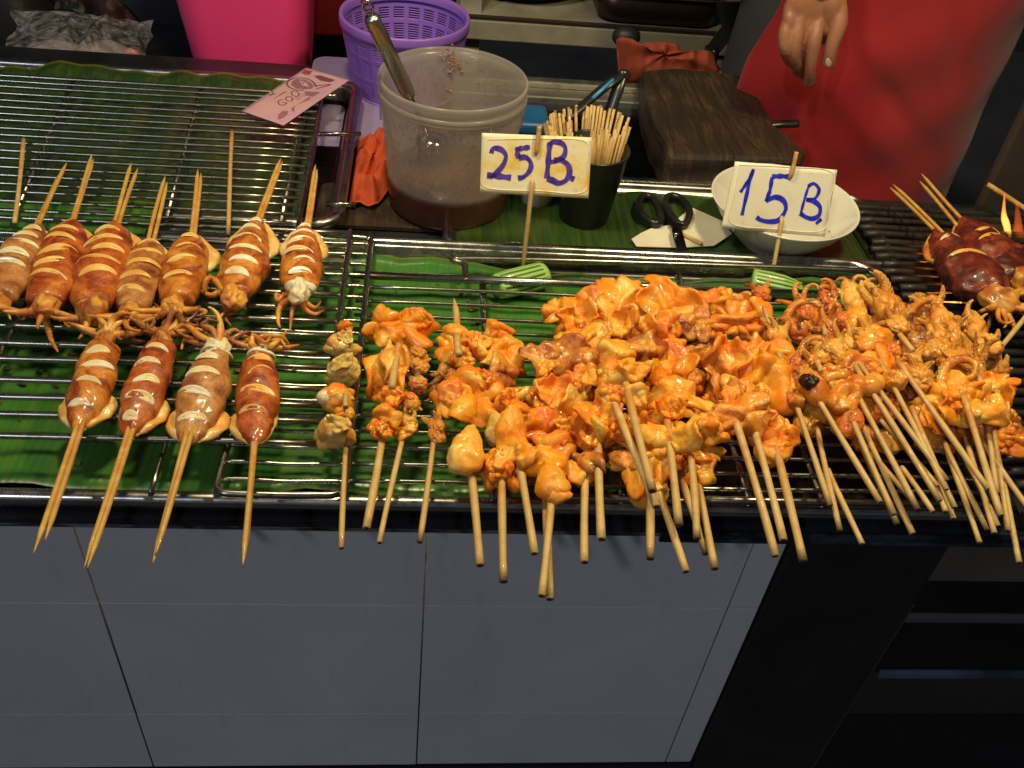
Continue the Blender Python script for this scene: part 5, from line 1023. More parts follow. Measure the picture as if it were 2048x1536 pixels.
obj('body', lathe([(.0, .004), (.030, .004), (.032, .0), (.036, .0), (.038, .005), (.055, .022), (.074, .044), (.0825, .058), (.0838, .0600), (.0826, .0608), (.0805, .0585), (.071, .044), (.051, .023), (.034, .010), (.0, .008)], bc, 64, cap=False), porc, bw)
sd = simple('residue', (.40, .26, .12), .5)
for x, y in ((1690, 450), (1702, 434), (1658, 462)):
    obj('crumb', blob(at(x, y, .035), (.0022, .0008, .0008), seg=8, rings=6), sd, bw)

# ================================================================ chopping block
wd, nt, b = newmat('old_dark_wood'); co = pos(nt, (1, 1, 1)); co2 = pos(nt, (26, 3, 3), (0, 0, .5))
c = ramp(nt, noise(nt, co2, 5, 6, .65, .8), [(.3, (.014, .009, .006)), (.5, (.040, .024, .014)), (.72, (.12, .07, .036))]); c = mix(nt, ramp(nt, noise(nt, co, 16, 4, .6), [(.35, .85), (.65, 0.)]), c, (.022, .016, .012))
nt.links.new(c, b.inputs['Base Color']); setp(b, Roughness=.55, Coat_Weight=.1); bump(nt, b, noise(nt, co2, 9, 6, .7), .8, .002)
zt = .050; tp = [at(x, y, zt) for x, y in ((1284, 140), (1350, 136), (1420, 143), (1492, 152), (1512, 185), (1530, 215), (1548, 250), (1585, 280), (1612, 308), (1602, 318), (1470, 312), (1350, 310), (1334, 300), (1310, 255), (1292, 200))]
btm = [np.array([p[0], p[1], 0.002]) for p in tp]
MT['crk'] = simple('crack_dark', (.006, .005, .004), .9)
cbk = thing('chopping_block', 'thick worn dark wooden chopping block with knife cracks', 'chopping block', np.mean(btm, axis=0))
n_ = len(tp); Vb = []; 
for k, zf in enumerate(np.linspace(0, 1, 9)):
    for j in range(n_):
        p = btm[j] * (1 - zf) + tp[j] * zf; cen_ = np.mean(btm, axis=0); d_ = (p - cen_) * np.array([1, 1, 0]); p = p - d_ * (.02 * (zf == 1) + .012 * math.sin(zf * 9 + j)); Vb.append(p)
Fb = [(i * n_ + j, i * n_ + (j + 1) % n_, (i + 1) * n_ + (j + 1) % n_, (i + 1) * n_ + j) for i in range(8) for j in range(n_)] + [tuple(range(n_)), tuple(8 * n_ + j for j in range(n_))]
obj('block', (np.array(Vb), [f[::-1] for f in Fb]), wd, cbk, False)
for a_, b_ in (((1432, 222), (1480, 292)), ((1395, 262), (1420, 308)), ((1455, 288), (1470, 318)), ((1478, 232), (1508, 240)), ((1370, 285), (1385, 305)), ((1500, 282), (1520, 308)), ((1330, 215), (1350, 300))):
    obj('crack', tube(np.linspace(at(*a_, zt + .0002), at(*b_, zt + .0002), 5) + rs.normal(size=(5, 3)) * np.array([.0008, .0008, 0]), [.0003, .0009, .0012, .0008, .0003], 5, flat=.4), MT['crk'], cbk)
kn = thing('knife', 'knife with dark handle sticking out behind the chopping block', 'knife', aty(1560, 250, .60))
obj('handle', tube(bez([aty(1530, 252, .60), aty(1562, 248, .60), aty(1596, 247, .60)], 14), .0068, 12, flat=.7), MT['black'], kn)
obj('blade', prism3([aty(1440, 258, .60), aty(1532, 246, .60), aty(1532, 262, .60), aty(1450, 280, .60)], (0, .0015, 0)), chrome, kn, False)

# ================================================================ rags
def rag(label, poly_px, z0, mat, seed, h=.022, planey=None):
    P = [at(x, y, z0) if planey is None else aty(x, y, planey) for x, y in poly_px]; P = np.array(P); c = P.mean(0); nr_, ns_ = 26, 84
    ring = bez(np.vstack([P, P[:1]]), ns_ + 8)[:-1]; ns_ = len(ring); V = []
    g = np.random.default_rng(seed); ph = g.uniform(0, 6, 8)
    for i in range(nr_):
        r = .02 + .98 * (i / (nr_ - 1)) ** .8
        for j in range(ns_):
            q = c + (ring[j] - c) * r; a = j / ns_ * 6.283
            fold = .5 * math.sin(q[0] * 150 + q[1] * 90 + ph[0] + 2 * math.sin(q[1] * 60)) + .35 * math.sin(q[0] * 260 - q[1] * 120 + ph[1]) + .25 * math.sin(5 * a + ph[2] + 6 * r)
            hh = h * (1 - r ** 5) * (.7 + .35 * fold) + .0018 * math.sin(7 * a + ph[3])
            V.append(q + (np.array([0, 0, 1.]) if planey is None else np.array([0, -.8, .5])) * hh)
    F = [(i * ns_ + j, (i + 1) * ns_ + j, (i + 1) * ns_ + (j + 1) % ns_, i * ns_ + (j + 1) % ns_) for i in range(nr_ - 1) for j in range(ns_)] + [tuple(range(ns_))[::-1], tuple((nr_ - 1) * ns_ + j for j in range(ns_))]
    return tag(obj('rag', (np.array(V), F), mat), label, 'rag', 'orange cleaning rags')
rg_o = simple('orange_cloth', (.66, .10, .025), .9, 0, (.52, .065, .018), 60, bumpd=.0012); rg_r = simple('faded_red_cloth', (.36, .060, .028), .9, 0, (.26, .045, .022), 60, bumpd=.0012)
rag('bright orange rag bunched between the tray rim and the sauce tub', [(716, 285), (742, 280), (760, 268), (785, 272), (790, 330), (782, 372), (760, 400), (745, 412), (722, 405), (700, 408), (708, 350)], .012, rg_o, 1, .030)
rag('faded red rag lying against the shelf above the chopping block', [(1232, 80), (1245, 74), (1262, 92), (1300, 84), (1350, 86), (1372, 104), (1420, 102), (1432, 130), (1436, 160), (1300, 170), (1240, 172), (1236, 130)], .0, rg_r, 2, .035, .86)

# ================================================================ bank note
NQ = [(483, 222), (567, 251), (699, 160), (612, 135)]
def note_pt(u, v, off=0):
    x = (NQ[0][0] * (1 - v) + NQ[1][0] * v) * (1 - u) + (NQ[3][0] * (1 - v) + NQ[2][0] * v) * u
    y = (NQ[0][1] * (1 - v) + NQ[1][1] * v) * (1 - u) + (NQ[3][1] * (1 - v) + NQ[2][1] * v) * u
    return at(x, y, .052 + .0035 * math.sin(u * 5.2 + .4) + .001 * math.sin(v * 4) + off)
def px2uv(x, y):
    u, v = .5, .5
    for _ in range(30):
        X0 = ((NQ[0][0] * (1 - v) + NQ[1][0] * v) * (1 - u) + (NQ[3][0] * (1 - v) + NQ[2][0] * v) * u, (NQ[0][1] * (1 - v) + NQ[1][1] * v) * (1 - u) + (NQ[3][1] * (1 - v) + NQ[2][1] * v) * u)
        ex, ey = x - X0[0], y - X0[1]; a1, b1 = 130.5, -89; a2, b2 = 85.5, 27; D = a1 * b2 - a2 * b1
        u += (ex * b2 - a2 * ey) / D * .9; v += (a1 * ey - b1 * ex) / D * .9
    return u, v
nm_, nt, b = newmat('mauve_note_paper'); co = pos(nt)
nt.links.new(ramp(nt, noise(nt, co, 26, 3, .6), [(.40, (.54, .29, .42)), (.6, (.58, .35, .38))]), b.inputs['Base Color']); setp(b, Roughness=.7)
note = thing('banknote', 'mauve 500 banknote resting across the tray rim and the empty rack', 'banknote', at(590, 190, .05))
obj('paper', shell(np.array([[note_pt(u, v) for v in np.linspace(0, 1, 12)] for u in np.linspace(0, 1, 30)]), .00025), nm_, note)
npk = simple('note_print', (.17, .055, .11), .7); npl = simple('note_print_light', (.33, .16, .22), .7, 0, (.22, .09, .15), 400); npr = simple('note_print_red', (.36, .05, .05), .7)
N6 = lambda x, y: (470 + x / 8.19, 120 + y / 8.19)
def nline(pts, w, m, nm='print'):
    P = np.array([note_pt(*px2uv(*N6(*q)), .0004) for q in pts]); P = bez(P, max(10, 5 * len(P))) if len(P) > 2 else P
    T = np.gradient(P, axis=0); T /= np.linalg.norm(T, axis=1)[:, None] + 1e-9; S = np.cross(T, (0, 0, 1)) * w / 2; k = len(P)
    obj(nm, (np.vstack([P + S, P - S]), [(i, i + 1, k + i + 1, k + i) for i in range(k - 1)]), m, note)
def npoly(pts, m, nm='print'):
    P = np.array([note_pt(*px2uv(*N6(*q)), .00035) for q in pts]); obj(nm, (P, [tuple(range(len(P)))]), m, note, False)
nline([(1050, 548), (1030, 590), (970, 590), (925, 555), (940, 515), (1000, 510), (1050, 548)], .0016, npk, 'numeral'); nline([(945, 635), (930, 668), (870, 668), (830, 640), (850, 605), (905, 600), (945, 635)], .0016, npk, 'numeral')
nline([(790, 660), (745, 650), (705, 690), (740, 735), (800, 735), (850, 700), (790, 700), (770, 690)], .0014, npk, 'numeral')
nline([(1330, 440), (1270, 350), (1150, 300), (1000, 295), (890, 330), (850, 390), (900, 450), (1010, 490), (1130, 495)], .0022, npk, 'portrait'); npoly([(930, 350), (1000, 310), (1150, 320), (1250, 370), (1290, 430), (1260, 470), (1130, 480), (1000, 465), (920, 410)], npl, 'portrait')
nline([(1080, 370), (1130, 360), (1120, 395)], .0010, npk, 'portrait'); nline([(1000, 430), (1050, 415)], .0010, npk, 'portrait'); nline([(1130, 440), (1190, 425)], .0009, npk, 'portrait'); nline([(1290, 420), (1430, 410), (1570, 400), (1400, 450), (1330, 470)], .0016, npk, 'portrait')
npoly([(1140, 510), (1400, 530), (1270, 600), (1150, 580)], npl); npoly([(1300, 255), (1400, 250), (1540, 295), (1640, 325), (1560, 365), (1400, 335), (1330, 290)], npk); npoly([(1090, 210), (1140, 160), (1270, 180), (1220, 240), (1140, 240)], npr)
npoly([(700, 900), (780, 835), (870, 835), (860, 890), (780, 950), (700, 975)], npl); npoly([(920, 790), (1100, 680), (1220, 600), (1250, 620), (1100, 740), (950, 850)], npl)
nline([(520, 560), (600, 570), (670, 550)], .0016, npk); nline([(600, 500), (620, 540), (570, 590)], .0012, npk)
for k in range(4): nline([(640 + 25 * k, 630 - 14 * k), (800 + 20 * k, 520 - 2 * k)][:2], .0006, npl)
for k in range(3): nline([(960 + 30 * k, 640 + 10 * k), (1120 + 20 * k, 540 + 12 * k)], .0005, npl)
nline([(250, 780), (350, 700), (470, 630)], .0005, npl)

# ================================================================ behind the counter
bt_ = thing('back_table', 'low dark table behind the stall holding the pink bin', 'table', (-.4, 1.1, ZF))
obj('top', box((-1.6, .83, -.13), (.0, 1.9, -.102)), MT['blackmatte'], bt_, False)
for x, y in ((-1.5, .9), (-.02, .9), (-1.5, 1.8), (-.02, 1.8)): obj('leg', box((x - .02, y - .02, ZF), (x + .02, y + .02, -.1305)), MT['blackmatte'], bt_, False)
# pink bin (tapered, square rounded)
pk, nt, b = newmat('pink_plastic'); setp(b, Base_Color=(.95, .060, .26, 1), Roughness=.33, Subsurface_Weight=.1, Subsurface_Scale=.01, Coat_Weight=.1); bump(nt, b, noise(nt, pos(nt), 300, 2), .15, .0004)
yp = .845
xl_, xr2 = aty(375, 135, yp)[0], aty(609, 140, yp)[0]; zb = aty(490, 140, yp)[2]; xtl, xtr = aty(334, -2, yp)[0], aty(613, -2, yp)[0]; ztp = aty(470, -2, yp)[2]
sl_, sr_ = (xtl - xl_) / (ztp - zb), (xtr - xr2) / (ztp - zb)
def pb(z, ins=0): 
    a, b_ = xl_ + sl_ * (z - zb) + ins, xr2 + sr_ * (z - zb) - ins; dd = (b_ - a)
    return [(x, y, z) for x, y in rrect(a, b_, yp + ins - .02 * (z - zb), yp + dd * 1.0 - ins, .045)]
z0_, z1_ = -.10, .24
tag(obj('pink_bin', loft([pb(z0_ + .012, .012), pb(z0_, .004)][::-1] + [pb(z) for z in np.linspace(z0_ + .01, z1_, 9)] + [pb(z1_ + .002, -.006), pb(z1_ + .012, -.006), pb(z1_ + .012, .0), pb(z1_, .003), pb(z0_ + .02, .004)], True, True), pk), 'tall glossy bright pink plastic bin behind the empty rack', 'bin')
# dark red hanging cloth between bin and basket, made up as a drum shape
q = aty(640, 80, 1.02); tag(obj('red_cloth_drum', lathe([(.0, -.03), (.085, -.03), (.09, -.02), (.096, .10), (.094, .104), (.097, .110), (.10, .30), (.096, .30), (.0, .29)], (q[0] + .01, 1.06, 0), 40, cap=False), simple('dark_red_cloth', (.18, .010, .010), .45, 0, (.13, .008, .008), 10)), 'dark red hanging cloth, made up as a drum shape, glimpsed between the pink bin and purple basket', 'drum')
# purple basket with slotted wall
pm, nt, b = newmat('purple_plastic'); setp(b, Base_Color=(.27, .13, .62, 1), Roughness=.38, Subsurface_Weight=.08, Subsurface_Scale=.006)
yb_c = .735; rc = aty(801, 26, yb_c); Rt = msize(262, rc) / 2; HB = rc[2]; Rb = Rt * .80; bcx = rc[0] + .006
bk = thing('purple_basket', 'purple plastic basket with rows of thin slots behind the sauce tub', 'basket', (bcx, yb_c, 0))
na, nz = 168, 61; V, F = [], []
for i in range(nz):
    z = .004 + (HB - .014) * i / (nz - 1); r = Rb + (Rt - Rb) * (i / (nz - 1)) * .93
    for j in range(na):
        a = 2 * math.pi * j / na; V.append((bcx + r * math.cos(a), yb_c + r * math.sin(a), z))
for i in range(nz - 1):
    for j in range(na):
        slot = (j % 7) not in (0, 6) and i % 2 == 1 and (4 < i < nz - 8) and (i % 20) not in (19, 1)
        if slot: continue
        F.append((i * na + j, i * na + (j + 1) % na, (i + 1) * na + (j + 1) % na, (i + 1) * na + j))
wl = obj('wall', (np.array(V), F), pm, bk); sm_ = wl.modifiers.new('thickness', 'SOLIDIFY'); sm_.thickness = .0016
obj('rim', lathe([(Rt * .93, HB - .014), (Rt * .99, HB - .016), (Rt, HB - .010), (Rt, HB - .003), (Rt * .985, HB), (Rt * .95, HB - .001), (Rt * .93, HB - .004), (Rt * .925, HB - .012)], (bcx, yb_c, 0), 72, cap=False), pm, bk)
obj('base', lathe([(0, .003), (Rb * .9, .001), (Rb + .0015, .0), (Rb + .003, .006), (Rb - .001, .0065), (0, .006)], (bcx, yb_c, 0), 60, cap=False), pm, bk)
p = at(752, 262, .002); tag(obj('lilac_tray', prism(rrect(p[0] - .10, p[0] + .06, p[1] - .05, p[1] + .22, .02), .0005, .0035), simple('lilac_plastic', (.33, .28, .52), .3, 0, (.28, .22, .46), 10), smooth=False), 'pale lilac plastic tray under the purple basket', 'tray')
p = at(740, 440, .001); tag(obj('wooden_board', prism(rrect(p[0] - .06, p[0] + .10, p[1] - .02, p[1] + .07, .01), .0012, .0055), wd, smooth=False), 'dark wooden board under the left side of the sauce tub', 'board')
# steel well behind the tub: dark plate and bright strips
stl = thing('steel_well', 'shallow dark steel well set in the counter behind the sticks cup', 'steel well', (.25, .6, 0))
ya, yb2 = float(at(1240, 366, .010)[1]), float(at(1150, 200, .012)[1])
obj('plate', box((.10, ya + .012, .0006), (.40, yb2, .004)), metal('dark_blue_steel', (.05, .06, .09), .28, .06), stl, False)
bevel(obj('front_rail', box((.10, ya, .0006), (.52, ya + .010, .014)), MT['steel'], stl, False), .002)
bevel(obj('back_rail', box((.02, yb2, .0006), (.62, yb2 + .028, .014)), metal('brushed_grey_steel', (.50, .48, .42), .5, .08, (1, 30, 1), dirt=(.28, .25, .18)), stl, False), .002)
bevel(obj('back_rail', box((.02, yb2 + .030, .0006), (.62, float(at(1150, 158, .022)[1]), .022)), metal('brushed_grey_steel_2', (.46, .44, .38), .5, .08, dirt=(.28, .25, .18)), stl, False), .002)
# white shelf rack behind
ys_ = 1.0; wsm = simple('dirty_white_paint', (.36, .34, .27), .55, 0, (.24, .21, .15), 12, bumpd=.0004)
shf = thing('shelf_rack', 'dirty white metal shelf rack behind the stall holding pans', 'shelf', (.3, 1.15, ZF))
za, zb_ = aty(1200, 96, ys_)[2], aty(1200, 53, ys_)[2]
bevel(obj('shelf_edge', box((.045, ys_, za), (aty(1533, 70, ys_)[0], ys_ + .02, zb_ - .004)), wsm, shf, False), .002)
obj('shelf', box((.045, ys_ + .004, zb_ - .0035), (aty(1533, 70, ys_)[0], ys_ + .42, zb_)), wsm, shf, False)
bevel(obj('gap_strip', box((.045, ys_ - .001, zb_ + .0002), (aty(1533, 70, ys_)[0], ys_ + .006, zb_ + .004)), simple('dark_brown_line', (.03, .015, .01), .8), shf, False), .001)  # thin dark brown strip along the front of the shelf
xq = aty(1505, 20, ys_)[0]
for xx in (.05, float(xq)): obj('post', box((xx, ys_ + .022, ZF), (xx + .035, ys_ + .05, .6)), wsm, shf, False)
obj('lower_panel', box((float(xq) - .055, ys_ + .01, ZF + .3), (float(xq) + .02, ys_ + .02, za - .002)), wsm, shf, False)
obj('lower_shelf', box((.045, ys_ + .03, -.30), (.60, ys_ + .42, -.285)), MT['blackmatte'], shf, False)
pn = simple('black_pan_iron', (.016, .018, .018), .45, .4, (.035, .035, .03), 20)
c = aty(1040, 10, ys_ + .16); tag(obj('wok', lathe([(0, zb_ + .001), (.09, zb_ + .003), (.125, zb_ + .03), (.14, zb_ + .07), (.137, zb_ + .07), (.12, zb_ + .032), (0, zb_ + .01)], (c[0], ys_ + .17, 0), 48, cap=False), pn), 'round blackened pan on the white shelf above the sauce tub', 'pan')
a_, b_ = aty(1196, 30, ys_ + .02), aty(1440, 30, ys_ + .02); stp = thing('steel_pan', 'rectangular steel pan with bright worn rims on the white shelf', 'pan', (.4, ys_ + .15, zb_))
obj('body', loft([[(x, y, z) for x, y in rrect(a_[0] + i, b_[0] - i, ys_ + .012 + i, ys_ + .30 - i, .03)] for i, z in ((.012, zb_ + .001), (.002, zb_ + .006), (-.002, zb_ + .048), (.002, zb_ + .048), (.008, zb_ + .01))], True, True), simple('burnt_steel', (.040, .030, .028), .35, .7, (.075, .045, .04), 8), stp)
for dz in (.050, .058): obj('rim', loft([[(x, y, z) for x, y in rrect(a_[0] - i, b_[0] + i, ys_ + .010 - i, ys_ + .302 + i, .03)] for i, z in ((0, zb_ + dz - .002), (.006, zb_ + dz - .001), (.006, zb_ + dz + .001), (0, zb_ + dz + .002))], False), metal('worn_bright_rim', (.70, .60, .42), .3, .1), stp)
sp_ = thing('spatula', 'dark flat utensil leaning against the right end of the shelf', 'utensil', aty(1450, 120, .93))
obj('blade', prism3([aty(1432, 5, .96), aty(1492, 5, .96), aty(1478, 60, .95), aty(1436, 110, .94), aty(1410, 100, .94), aty(1444, 55, .95)], (0, .004, 0)), simple('dark_grey_steel', (.04, .045, .05), .4, .6), sp_, False)
obj('grip', tube(bez([aty(1425, 95, .935), aty(1420, 130, .93), aty(1440, 160, .93)], 12), .022, 10, flat=.5), MT['black'], sp_)
tag(obj('black_bag', blob(aty(1252, 74, .93), (.022, .016, .016), seg=20, rings=12, namp=.002, nscale=90), simple('black_film', (.02, .02, .024), .5)), 'small crumpled black bag on top of the red rag', 'bag')
bb_ = obj('dark_crate', box((.10, .86, -.55), (.40, .98, -.16)), MT['blackmatte'], smooth=False); tag(bb_, 'black crate in the dark gap under the white shelf', 'crate')
tag(obj('blue_bottle', lathe([(0, -.5), (.03, -.5), (.032, -.2), (.018, -.15), (.012, -.12), (0, -.12)], (.09, .84, .1), 24, cap=False), simple('blue_glass', (.02, .06, .14), .2)), 'dark blue bottle standing in the gap behind the tub', 'bottle')

# plastic bag of goods, patterned cloth
bagm, nt, b = newmat('clear_crinkled_plastic'); co = pos(nt); setp(b, Base_Color=(.85, .82, .86, 1), Roughness=.12)
out = nt.nodes['Material Output']; tr = node(nt, 'ShaderNodeBsdfTransparent'); mx = node(nt, 'ShaderNodeMixShader'); nt.links.new(ramp(nt, noise(nt, co, 30, 5, .65, 1.6), [(.42, .05), (.68, .42)]), mx.inputs[0])
nt.links.new(tr.outputs[0], mx.inputs[1]); nt.links.new(b.outputs[0], mx.inputs[2]); nt.links.new(mx.outputs[0], out.inputs[0])
bump(nt, b, noise(nt, co, 28, 4, .6, 2.0), 1.0, .008)
yb3 = .90; V = []; n1, n2 = 46, 26
top_px = [(0, 104), (20, 98), (45, 66), (90, 50), (134, 40), (163, 60), (186, 48), (205, 66), (225, 72), (250, 86), (266, 94), (272, 112), (286, 122)]
for i in range(n1):
    u = i / (n1 - 1); x = 286 * u - 4; yt = float(np.interp(x, [q[0] for q in top_px], [q[1] for q in top_px])); tpz = aty(x, yt, yb3)
    for j in range(n2):
        v = j / (n2 - 1); th_ = v * math.pi; hz = (tpz[2] + .022) * math.sin(th_) ** .8
        V.append((tpz[0] + .003 * math.sin(i * .7 + j), yb3 - .09 * math.cos(th_) + .006 * math.sin(i * .5 + j * .9), -.028 + hz * .98 * (1 - .10 * math.sin(i * .8 + j * .5) * math.sin(th_))))
V = np.array(V); V += np.stack([snoise(V, 60, 5), snoise(V, 70, 6), snoise(V, 65, 8) * .7], 1) * .005
bgt = thing('plastic_bag', 'crumpled clear plastic bag behind the tray rim at the upper left', 'bag', (-.42, yb3, -.03))
obj('film', (V, [(i * n2 + j, (i + 1) * n2 + j, (i + 1) * n2 + j + 1, i * n2 + j + 1) for i in range(n1 - 1) for j in range(n2 - 1)]), bagm, bgt)
pr = simple('pale_contents', (.17, .14, .16), .7, 0, (.26, .20, .22), 30)
for x, y, r in ((60, 116, .024), (110, 105, .035), (160, 112, .03), (205, 105, .032), (245, 108, .026), (25, 116, .02)): obj('contents', blob(aty(x, y + 6, yb3), (r * 1.4, r * .9, r * .5), seg=24, rings=16, namp=.004, nscale=130, seed=x), pr, bgt)
obj('knot', blob(aty(262, 112, yb3 - .02), (.012, .01, .014), seg=14, rings=10, namp=.002, nscale=300), simple('pink_film', (.5, .22, .24), .3), bgt)
clm, nt, b = newmat('star_print_cloth'); co = pos(nt); vo = node(nt, 'ShaderNodeTexVoronoi'); vo.inputs['Scale'].default_value = 38; nt.links.new(co, vo.inputs[0])
c = ramp(nt, vo.outputs['Distance'], [(.42, (.13, .12, .10)), (.50, (.018, .018, .024))]); c = mix(nt, ramp(nt, noise(nt, co, 7, 2), [(.54, 0.), (.60, .8)]), c, (.10, .02, .02)); nt.links.new(c, b.inputs['Base Color']); setp(b, Roughness=.9)
pcl = [(95, 20), (130, -10), (200, -20), (255, 20), (290, 70), (270, 110), (190, 100), (110, 70)]
rag('x', pcl, 0, clm, 9, .05, 1.15); o = bpy.data.objects[-1] if False else [o for o in COL.objects if o.get('label') == 'x'][0]; o.name = 'patterned_cloth'; o['label'] = 'dark cloth with pale star print bundled behind the plastic bag'; o['category'] = 'cloth'; del o['group']
tag(obj('dark_bag', blob(aty(-10, 40, 1.1), (.10, .07, .10), seg=28, rings=18, namp=.007, nscale=40, seed=5), simple('dark_blue_film', (.018, .022, .034), .3, 0, (.03, .02, .012), 14, bumpd=.004)), 'dark bundle of bags in the upper left corner', 'bag')
tag(obj('dark_sack', blob(aty(330, 40, 1.25), (.16, .09, .13), seg=28, rings=18, namp=.007, nscale=30, seed=6), simple('navy_sack', (.010, .011, .018), .8, 0, (.016, .016, .024), 14, bumpd=.004)), 'navy black sack left of the pink bin', 'sack')
o = obj('back_wall', box((-3, 3.2, ZF), (3.5, 3.25, 1.6)), MT['blackmatte'], smooth=False); tag(o, 'dark wall far behind the stall', 'wall')

# side panel at the right of the seller
sp2 = thing('steel_side_panel', 'brownish steel side panel at the upper right behind the grill', 'panel', (.95, .55, 0))
a_ = aty(1960, 410, .56)[0]
bevel(obj('panel', box((float(a_) - .01, .545, -.3), (1.4, .56, .62)), simple('sooty_panel', (.085, .062, .045), .45, .3, (.045, .034, .028), 7, bumpd=.0006), sp2, False), .004)

# ================================================================ the seller
sk, nt, b = newmat('skin'); co = pos(nt); nt.links.new(ramp(nt, noise(nt, co, 40, 4, .6), [(.35, (.36, .155, .09)), (.65, (.29, .12, .068))]), b.inputs['Base Color']); setp(b, Roughness=.5, Subsurface_Weight=.15, Subsurface_Scale=.008)
bump(nt, b, noise(nt, co, 260, 4), .3, .0006)
px, py = .605, .80
seller = thing('person', 'seller in grey clothes and a red apron, one hand hanging beside the apron', 'person', (px, py, ZF))
def remesh(geo, vox, name, mat, parent, smooth_it=4):
    o = obj(name, geo, mat, None); m = o.modifiers.new('r', 'REMESH'); m.mode = 'VOXEL'; m.voxel_size = vox; s_ = o.modifiers.new('s', 'SMOOTH'); s_.iterations = smooth_it; s_.factor = .6
    dg = bpy.context.evaluated_depsgraph_get(); me = bpy.data.meshes.new_from_object(o.evaluated_get(dg)); old = o.data
    me.polygons.foreach_set('use_smooth', [True] * len(me.polygons)); o.modifiers.clear(); o.data = me; me.name = name
    bpy.data.meshes.remove(old); W.pop(o, None); o.parent = parent; o.matrix_parent_inverse = W[parent].inverted(); W[o] = Matrix.Identity(4); return o
yh = .575
H_ = lambda x, y, d=0.: aty(x, y, yh + d)
parts = [tube(bez([H_(1672, -210, .06), H_(1655, -120, .04), H_(1640, -45, .02), H_(1635, -5, .01)], 18), np.linspace(.036, .026, 19)[:19] if False else .030, 18, flat=.8)[:2]]
def finger(pts, r0, r1):
    P = bez([H_(*q) for q in pts], 18); return tube(P, np.linspace(r0, r1, len(P)) * (1 + .07 * np.cos(np.linspace(0, 12.5, len(P)))), 12)[:2]
# palm: thick slab
right_, down_ = unit(H_(1680, 20) - H_(1580, 20)), unit(H_(1630, 90) - H_(1630, 0)); nrm = np.cross(right_, down_)
parts.append(blob(H_(1628, 28, .004), (.0365, .040, .0145), axes=[right_, down_, nrm], seg=32, rings=22)[:2])
parts.append(blob(H_(1662, 20, -.002), (.016, .028, .014), axes=[right_, down_, nrm], seg=24, rings=16)[:2])
for x in (1580, 1600, 1622, 1645): parts.append(blob(H_(x, 50, -.002), (.0098, .018, .0100), axes=[right_, down_, nrm], seg=16, rings=12)[:2])
parts += [finger([(1584, 10, .006), (1576, 42, -.001), (1569, 72, -.008), (1570, 102, -.010), (1582, 124, .006)], .0094, .0068),
          finger([(1604, 10, .006), (1598, 44, -.004), (1591, 82, -.012), (1590, 118, -.012), (1600, 144, .006)], .0098, .0072),
          finger([(1622, 10, .006), (1616, 44, -.003), (1610, 88, -.004), (1608, 130, .004), (1611, 150, .014)], .0098, .0076),
          finger([(1642, 10, .006), (1636, 44, -.005), (1628, 84, -.016), (1622, 130, -.018), (1618, 168, -.008)], .0102, .0068),
          finger([(1664, -25, .006), (1676, 10, -.002), (1677, 48, -.012), (1664, 92, -.020), (1656, 130, -.018)], .0125, .0080)]
# rest of the body: legs, trunk, neck, head, other arm
def limb(P, R): return tube(bez(P, 30), np.interp(np.linspace(0, 1, len(bez(P, 30))), np.linspace(0, 1, len(R)), R), 20)[:2]
hip_z = .02
big = [limb([(px, py, hip_z - .02), (px, py + .01, .14), (px, py + .01, .34), (px, py, .50), (px, py, .58)], [.12, .11, .12, .11, .05]),
       limb([(px, py, .56), (px, py - .01, .66)], [.05, .048]), blob((px, py - .02, .76), (.072, .09, .11), seg=32, rings=24)[:2], blob((px, py - .115, .745), (.012, .016, .018), seg=12, rings=8)[:2],
       blob((px - .075, py - .01, .75), (.012, .02, .03), seg=12, rings=8)[:2], blob((px + .075, py - .01, .75), (.012, .02, .03), seg=12, rings=8)[:2]]
for s_ in (-1, 1): big.append(limb([(px + s_ * .09, py, hip_z), (px + s_ * .10, py, -.35), (px + s_ * .10, py + .02, ZF + .06)], [.085, .058, .042])); big.append(blob((px + s_ * .10, py - .06, ZF + .045), (.045, .12, .04), seg=20, rings=12)[:2])
sh_l, el_l = np.array([px - .18, py, .50]), np.array([px - .23, py - .03, .30]); big.append(limb([sh_l + np.array([.06, 0, .01]), sh_l, el_l, H_(1680, -230, .07)], [.05, .048, .04, .036]))
big.append(limb([(px + .12, py, .51), (px + .19, py, .50), (px + .24, py - .02, .26), (px + .30, py - .18, .14)], [.05, .048, .04, .03]))
hand = remesh(join(*parts), .0013, 'body', sk, seller, 12)
bigo = remesh(join(*big), .012, 'body_big', sk, seller, 3)
# weld both into one body mesh
me1, me2 = hand.data, bigo.data; n1_ = len(me1.vertices); Vx = np.zeros(n1_ * 3); me1.vertices.foreach_get('co', Vx); Vy = np.zeros(len(me2.vertices) * 3); me2.vertices.foreach_get('co', Vy)
Fx = [tuple(p.vertices) for p in me1.polygons] + [tuple(v + n1_ for v in p.vertices) for p in me2.polygons]
for o_ in (hand, bigo): W.pop(o_); bpy.data.objects.remove(o_)
obj('body', (np.vstack([Vx.reshape(-1, 3), Vy.reshape(-1, 3)]), Fx), sk, seller)
nl = simple('finger_nail', (.50, .30, .24), .3, coat=.3)
obj('nail', blob(H_(1657, 126, -.0265), (.0042, .0062, .0016), axes=[right_, down_, nrm], seg=14, rings=8), nl, seller)
obj('nail', blob(H_(1619, 164, -.0150), (.0040, .0055, .0015), axes=[right_, down_, nrm], seg=14, rings=8), nl, seller)
dk = simple('dark_hair', (.01, .008, .007), .5); V, F, E = blob((px, py - .005, .79), (.082, .095, .10), seg=30, rings=20, namp=.003, nscale=60); obj('hair', (V, [f for f in F if np.mean([V[i][2] for i in f]) > .77 or np.mean([V[i][1] for i in f]) > py + .01]), dk, seller)
